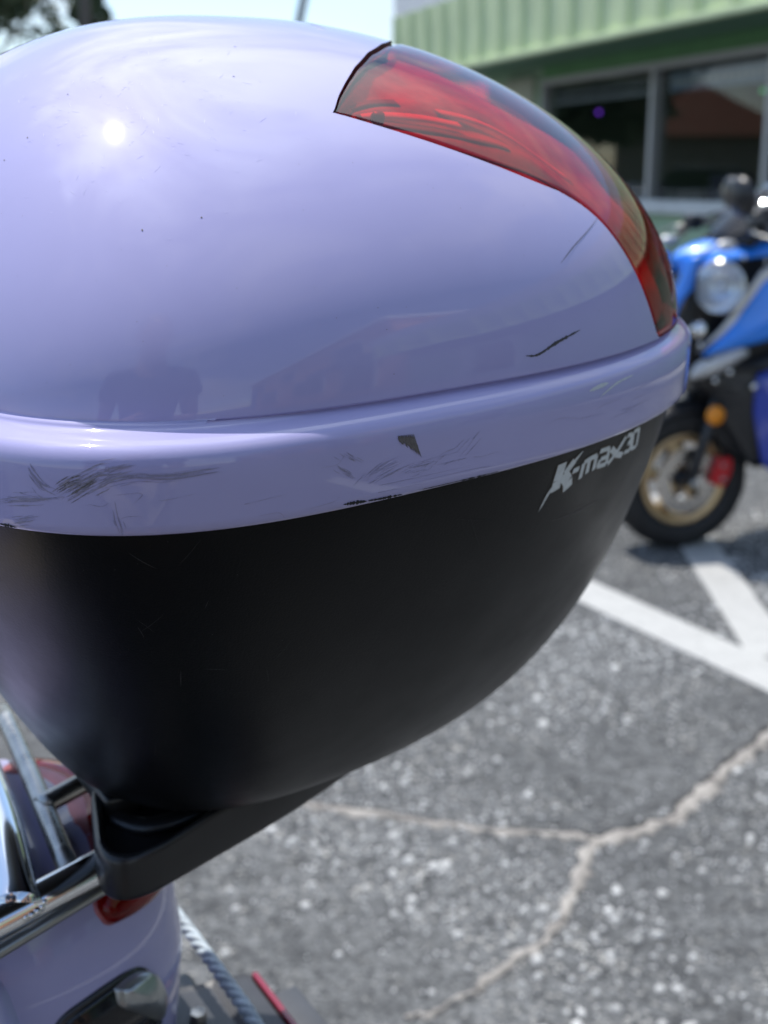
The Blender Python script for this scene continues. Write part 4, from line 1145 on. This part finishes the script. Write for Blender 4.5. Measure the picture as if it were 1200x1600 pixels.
tail.put([[-.3, HYC, -.2215]], [])
for i in range(len(ha)): tail.f.append((i * nz_ + nz_ - 1, ((i + 1) % len(ha)) * nz_ + nz_ - 1, cT))
sbuild(tail, 'tail_cowl', M_lilac_body)
def hpatch(name, m, poly, off, parent=None, rings=6, dome=.004):
    """lens or cover lying on the tail: outline given in (angle, height)"""
    pl = roundpoly(poly, .02, 6) if len(poly) < 14 else np.array(poly)
    c = pl.mean(0); R_ = []
    for k, o in zip(np.r_[1, 1, np.linspace(.94, .02, rings)], np.r_[-.002, off * .6, off + dome * (1 - np.linspace(.94, .02, rings) ** 2)]):
        p = c + (pl - c) * k
        R_.append(hull(p[:, 0], p[:, 1], o))
    return sbuild(MB().grid(np.stack(R_, 0), closev=True), name, m, parent)
M_lampin = mat('lamp_reflector', (.40, .12, .14), .35, metal=.3, var=.3, vscale=45)
M_lamplens = tinted_sheet('tail_lens', (.62, .006, .030), .03, 1.36)
LP = [(-.690, -.238), (-.722, -.243), (-.740, -.248), (-.729, -.2545), (-.680, -.2575), (-.573, -.2605), (-.445, -.2625), (-.30, -.268), (.20, -.275), (.50, -.272), (.70, -.258), (.74, -.246),
      (.68, -.236), (.50, -.2228), (.28, -.2226), (.10, -.2226), (-.10, -.2226), (-.335, -.2234), (-.50, -.2275), (-.61, -.2325)]
LPs = smoothpath(np.c_[np.array(LP + LP[:1]), np.zeros(len(LP) + 1)], 5)[:-1, :2]
hpatch('lamp_housing', M_lampin, LPs, .0006, dome=.0002)
li = [(a * .985, z * .995 - .0012) for a, z in LPs]
hpatch('lamp_reflector', M_lampin, [((a + .01) * .95 - .01, -.246 + (z + .246) * .80) for a, z in LPs], .0012, dome=.0006)
hpatch('tail_lamp', M_lamplens, [((a + .01) * .985 - .01, -.246 + (z + .246) * .95) for a, z in LPs], .0042, dome=.0022)
for k, a in enumerate((-.55, .0, .3, .5)):
    p = hull(np.array([a]), np.array([-.248]), .0022)[0]
    sbuild(MB().ell(p, (.0035, .0035, .005), 14, 10), 'lamp_bulb', mat('bulb_red', (.75, .12, .12), .3) if k == 0 else bpy.data.materials['bulb_red'])
# turn signal let into the cowl: dark oval with a chrome-grey hood
PD = [(-.99, -.30), (-.965, -.283), (-.857, -.280), (-.722, -.282), (-.637, -.289), (-.594, -.306), (-.568, -.330), (-.60, -.356), (-.72, -.362), (-.90, -.345)]
PDs = smoothpath(np.c_[np.array(PD + PD[:1]), np.zeros(len(PD) + 1)], 5)[:-1, :2]
pc_ = PDs.mean(0)
M_podrim = mat('pod_rim', (.05, .05, .055), .25, metal=.5)
M_hood = mat('pod_hood', (.38, .39, .38), .28, metal=.75, var=.2, vscale=60)
pr = hpatch('turn_signal_rim', M_podrim, PDs, .0014, dome=.0003)
pg_ = hpatch('turn_signal', M_black, [tuple(pc_ + (np.array(p) - pc_) * .93) for p in PDs], .0022, dome=.0050)
CP = [(-.790, -.2835), (-.71, -.2845), (-.65, -.2900), (-.618, -.3065), (-.640, -.318), (-.70, -.3115), (-.76, -.301), (-.80, -.292)]
CPs = smoothpath(np.c_[np.array(CP + CP[:1]), np.zeros(len(CP) + 1)], 5)[:-1, :2]
hpatch('turn_signal_hood', M_hood, CPs, .0070, dome=.0045)
BP = [(-.74, -.312), (-.67, -.318), (-.625, -.330), (-.62, -.345), (-.70, -.352), (-.78, -.335)]
BPs = smoothpath(np.c_[np.array(BP + BP[:1]), np.zeros(len(BP) + 1)], 5)[:-1, :2]
hpatch('turn_signal_lens', mat('smoky_lens', (.10, .085, .075), .15, coat=1, var=.3, vscale=80), BPs, .0070, dome=.012)
# lower side panel, its upper face turned to the sky
zz = np.linspace(-.40, -.243, 16); aa = np.linspace(-1.9, -1.046, 20)
Ag, Zg = np.meshgrid(aa, zz, indexing='ij')
offp = .004 + .020 * np.clip((-.243 - Zg) / .05, 0, 1)[..., None][..., 0]
Pn = np.stack([hull(Ag[:, j], Zg[:, j], 0.0) for j in range(len(zz))], 1)
Pn[..., 1] -= offp
o = sbuild(MB().grid(Pn), 'side_panel', M_lilac_body); md = o.modifiers.new('solid', 'SOLIDIFY'); md.thickness = .004

# chrome rack
rk = lambda pts, r, m, name='rack_tube', flat=1.0, n=16, k=6: sbuild(MB().tube(smoothpath(pts, k), r, n, flat=flat), name, m)
ZR = -.2160
ln_ = lambda x, p, q_: tuple(np.array(p) + (np.array(q_) - np.array(p)) * (x - p[0]) / (q_[0] - p[0]))
p_, q_ = (-.1406, -.0552, -.2165), (-.0938, -.0402, -.2165)
rk([ln_(-.36, p_, q_), ln_(.06, p_, q_)], .0088, M_chrome, 'rack_rail', n=24)
p_, q_ = (-.1465, -.0672, -.2225), (-.0915, -.0462, -.2225)
rk([ln_(-.34, p_, q_), ln_(.03, p_, q_)], .0042, mat('rail_grey', (.36, .36, .35), .3, metal=.8), 'rack_rail', flat=.8)
rk([(-.62, .105, -.235), (-.35, .135, -.226), (-.20, .165, -.216), (-.112, .160, -.214)], .0085, M_chrome, 'rack_rail')
rk([(-.0885, .128, -.211), (-.0955, .050, -.211), (-.1045, -.040, -.213)], .0052, M_steel, 'rack_crossbar')
rk([(-.1005, .016, -.2095), (-.070, .029, -.2095), (-.03, .045, -.2095)], .0055, M_steel, 'rack_stay')
rk([(-.112, .160, -.214), (-.120, .040, -.214), (-.1315, -.040, -.2145), (-.1345, -.056, -.2155)], .0125, M_chrome, 'rack_hoop', n=24)
wl2 = MB()
for k in range(26):
    a = k / 26 * 2 * PI
    c = np.array([-.1335, -.0520, -.2100]) + np.array([.0128 * math.cos(a), .0075 * math.sin(a), -.0035 + .0020 * math.sin(2 * a + 1)])
    wl2.ell(c, (.0026, .0026, .0024), 10, 8)
tag(sbuild(wl2, 'weld_bead', M_chrome), kind='stuff')
for x, y in ((-.25, -.092), (-.25, .135)):
    rk([(x, y, -.222), (x - .01, y * .9, -.30)], .007, M_chrome, 'rack_strut')
# mudguard behind the tail with a red edge reflector, bolts, twisted cable across it
M_mud = mat('mudguard', (.055, .058, .066), .45, var=.2, vscale=30, bump=.1, bscale=300)
M_rededge = mat('red_edge', (.24, .008, .03), .25, coat=.6)
mg = MB()
xsec = [(-.085, -.330), (-.06, -.352), (-.035, -.366), (-.004, -.3725), (.0, -.3705), (.023, -.3780), (.0245, -.381), (.020, -.386), (-.01, -.384), (-.05, -.372), (-.09, -.345)]
ys = np.array([-.150, -.147, -.14, -.06, .02, .032, .0365, .038])
sc = np.array([.86, .94, .985, 1, 1, .985, .94, .86])
P = np.array([[(x, y, -.365 + (z + .365) * s_) for x, z in xsec] for y, s_ in zip(ys, sc)])
mg.grid(P, closev=True); nn = len(xsec)
mg.f.append(tuple(range(nn))); mg.f.append(tuple((len(ys) - 1) * nn + i for i in range(nn))[::-1])
sbuild(mg, 'rear_mudguard', M_mud, angle=35)
sbuild(MB().box((.0265, -.050, -.3795), (.004, .176, .007)), 'red_reflector', M_rededge, bevel=.0012)
sbuild(MB().box((.040, -.055, -.392), (.022, .17, .004)), 'plate_holder', M_mud, bevel=.0012)
sbuild(MB().box((-.02, .0, -.44), (.03, .13, .12)), 'mudguard_stay', M_satinblack, bevel=.004)
for x, y in ((-.024, .006), (-.030, -.040), (-.018, -.085)):
    b = sbuild(MB().lathe([(.0001, .006), (.0045, .0058), (.0052, .003), (.0052, -.004)], 6, trs((x, y, -.3665))), 'bolt', M_steel, smooth=False)
cab = empty('twisted_cable', mat=BOXM @ Matrix.Translation((-.01, .03, -.375)), label='grey twisted cable hanging across the black mudguard behind the lilac tail', cat='cable')
M_cable = mat('cable_grey', (.46, .53, .58), .6, metal=.1, var=.3, vscale=120)
path = smoothpath([(-.020, .16, -.318), (-.012, .095, -.338), (-.0105, .05, -.3395), (-.010, .0, -.3405), (-.0115, -.05, -.341), (-.02, -.13, -.350), (-.05, -.20, -.38)], 40)
T = np.gradient(path, axis=0); T /= np.linalg.norm(T, axis=1, keepdims=True)
L_ = np.r_[0, np.cumsum(np.linalg.norm(np.diff(path, axis=0), axis=1))]
B = np.cross(T, [0, 0, 1.0]); B /= np.linalg.norm(B, axis=1, keepdims=True); N_ = np.cross(B, T)
for k in range(3):
    a = L_ / .024 * 2 * PI + k * 2 * PI / 3
    pp = path + .0020 * (np.cos(a)[:, None] * B + np.sin(a)[:, None] * N_)
    mb = MB().tube(pp, .0023, 8); mb.v = [v + np.array([.01, -.03, .375]) for v in mb.v]
    mb.build('strand', M_cable, cab)
# the rest of the scooter, outside the picture
sbuild(MB().prism(roundpoly([(-.24, -.215), (-.62, -.25), (-.80, -.33), (-.82, -.40), (-.30, -.33)], .04), .33, trs((0, .045, 0), rot('X', 90))), 'seat', mat('tan_seat', (.60, .50, .35), .55, var=.06, vscale=12, bump=.1, bscale=300), bevel=.03, angle=40)
sbuild(MB().prism(roundpoly([(-.30, -.34), (-.80, -.40), (-.86, -.78), (-.42, -.72)], .05), .24, trs((0, .045, 0), rot('X', 90))), 'under_seat', M_lilac_body, bevel=.04, angle=40)
sbuild(MB().box((-1.02, .045, -.82), (.40, .30, .06)), 'floorboard', M_satinblack, bevel=.02)
sbuild(MB().prism(roundpoly([(-1.20, -.80), (-1.14, -.80), (-1.27, -.22), (-1.36, -.18), (-1.40, -.26)], .03), .36, trs((0, .045, 0), rot('X', 90))), 'leg_shield', M_satinblack, bevel=.05, angle=40)
sbuild(MB().ell((-1.34, .045, -.12), (.11, .13, .09), 24, 14), 'headlight_nacelle', M_lilac_body)
sbuild(MB().ell((-1.43, .045, -.12), (.04, .075, .065), 20, 12), 'headlight', M_chrome)
sbuild(MB().tube(smoothpath([(-1.20, -.30, -.06), (-1.27, -.16, -.05), (-1.31, .045, -.06), (-1.27, .25, -.05), (-1.20, .39, -.06)]), .012, 12), 'handlebar', M_chrome)
for y in (-.27, .36):
    sbuild(MB().tube([(-1.22, y, -.057), (-1.15, y + (.02 if y > 0 else -.02), -.062)], .018, 14), 'grip', M_rubber)
for xw in (-.36, -1.42):
    w = sbuild(MB().lathe([(.12, -.03), (.15, -.052), (.185, -.052), (.205, -.02), (.205, .02), (.185, .052), (.15, .052), (.12, .03)], 44, trs((xw, .045, -.892), rot('X', 90)), close=True), 'wheel', M_rubber)
    sbuild(MB().lathe([(.001, .02), (.05, .03), (.10, .02), (.125, .035), (.125, -.035), (.10, -.02), (.05, -.03), (.001, -.02)], 36, trs((xw, .045, -.892), rot('X', 90))), 'rim', M_chrome, w)
sbuild(MB().tube([(-1.30, .045, -.25), (-1.42, -.02, -.89)], .022, 12), 'fork', M_chrome)
sbuild(MB().box((-.52, .045, -.84), (.44, .20, .18)), 'engine', M_frame, bevel=.03)
sbuild(MB().tube([(-.78, -.06, -.84), (-.74, -.20, -1.086)], .011, 10), 'side_stand', M_frame)

# ================================================================ the photographer, standing behind the phone (mirrored in the lid)
per = empty('person', (-.03, -.235, 0), label='person in a dark shirt and shorts holding up a phone, mirrored in the lilac lid', cat='person')
M_skin = mat('skin', (.45, .27, .19), .5, spec=.4, var=.06, vscale=10)
M_shirt = mat('shirt', (.035, .045, .075), .85, var=.2, vscale=20, bump=.3, bscale=40)
M_short = mat('shorts', (.30, .27, .21), .85, var=.2, vscale=20, bump=.3, bscale=40)
M_hair = mat('hair', (.03, .02, .014), .5, var=.3, vscale=60, bump=.5, bscale=200)
def skin(name, V, E, R, m, parent, lev=2, rootv=0):
    me = bpy.data.meshes.new(name); me.from_pydata(V, E, []); me.materials.append(m)
    o = bpy.data.objects.new(name, me); COL.objects.link(o); o.parent = parent
    o.modifiers.new('skin', 'SKIN')
    o.modifiers['skin'].use_smooth_shade = True
    sv = me.skin_vertices[0].data
    for i, r in enumerate(R):
        sv[i].radius = r if isinstance(r, tuple) else (r, r); sv[i].use_root = (i == rootv)
    s = o.modifiers.new('sub', 'SUBSURF'); s.levels = lev; s.render_levels = lev
    return o
V, E, R = [], [], []
def J(p, r, par=None):
    V.append(p); R.append(r); i = len(V) - 1
    if par is not None: E.append((par, i))
    return i
pel = J((0, 0, .96), (.135, .10)); sp1 = J((0, 0, 1.10), (.125, .09), pel); sp2 = J((0, .03, 1.28), (.14, .095), sp1); chs = J((0, .06, 1.40), (.12, .085), sp2)
nk = J((0, .10, 1.50), .052, chs); hb = J((0, .135, 1.57), .068, nk); hd = J((0, .165, 1.64), (.076, .094), hb); ht = J((0, .155, 1.715), (.066, .082), hd)
nose = J((0, .265, 1.625), .012, hd)
for s in (1, -1):
    hip = J((.09 * s, 0, .90), .085, pel); kn = J((.10 * s, .02, .50), .055, hip); cf = J((.10 * s, -.01, .33), .052, kn); an = J((.10 * s, -.02, .09), .036, cf); toe = J((.12 * s, .12, .045), (.035, .028), an)
    sh = J((.175 * s, .06, 1.41), .055, chs); el = J((.245 * s, -.03, 1.13), .042, sh); fm = J((.165 * s, .095, 1.105), .038, el); wr = J((.090 * s, .165, 1.125), .026, fm); pm_ = J((.062 * s, .195, 1.135), (.034, .018), wr)
    for k in range(4):
        f1 = J((.052 * s, .203, 1.160 - .022 * k), .0085, pm_); f2 = J((.030 * s, .214, 1.164 - .022 * k), .0080, f1); J((.014 * s, .213, 1.164 - .022 * k), .0070, f2)
    t1 = J((.055 * s, .180, 1.165), .010, pm_); J((.030 * s, .192, 1.180), .009, t1)
skin('body', V, E, R, M_skin, per)
V2, E2, R2 = [], [], []
V, E, R = V2, E2, R2
a = J((0, 0, .93), (.155, .12)); b = J((0, 0, 1.10), (.15, .112), a); c = J((0, .03, 1.28), (.158, .115), b); d = J((0, .06, 1.41), (.13, .10), c); e = J((0, .085, 1.465), (.075, .065), d)
for s in (1, -1):
    g_ = J((.175 * s, .06, 1.42), .070, d); J((.222 * s, .03, 1.27), .062, g_)
skin('shirt', V, E, R, M_shirt, per)
V, E, R = [], [], []
a = J((0, 0, .97), (.15, .115))
for s in (1, -1):
    b = J((.092 * s, 0, .88), .102, a); J((.105 * s, .015, .54), .085, b)
skin('shorts', V, E, R, M_short, per)
hair = MB().ell((0, .145, 1.69), (.082, .098, .082), 24, 16).build('hair', M_hair, per)
for s in (1, -1):
    MB().ell((.030 * s, .245, 1.650), (.012, .010, .008), 12, 8).build('eye', M_black, per)
    MB().ell((.080 * s, .155, 1.635), (.010, .020, .032), 12, 8).build('ear', M_skin, per)
    sh = MB().ell((.112 * s, .05, .045), (.050, .145, .045), 20, 12).build('shoe', M_rubber, per)
MB().box((0, .258, 1.590), (.042, .010, .010)).build('mouth', mat('lips', (.35, .13, .11), .5), per, bevel=.004)
ph_ = empty('phone', (0.012, -.012, 1.155), label='dark slab phone held up by the person behind the lilac case', cat='phone')
ph_.rotation_euler = (-PITCH, 0, 0)
MB().prism(roundpoly([(-.037, -.095), (.037, -.095), (.037, .052), (-.037, .052)], .010, 6), .0078, rot('X', 90)).build('phone_body', M_black, ph_, bevel=.001)
MB().box((0, -.0046, -.021), (.070, .0008, .140)).build('screen', M_black, ph_)
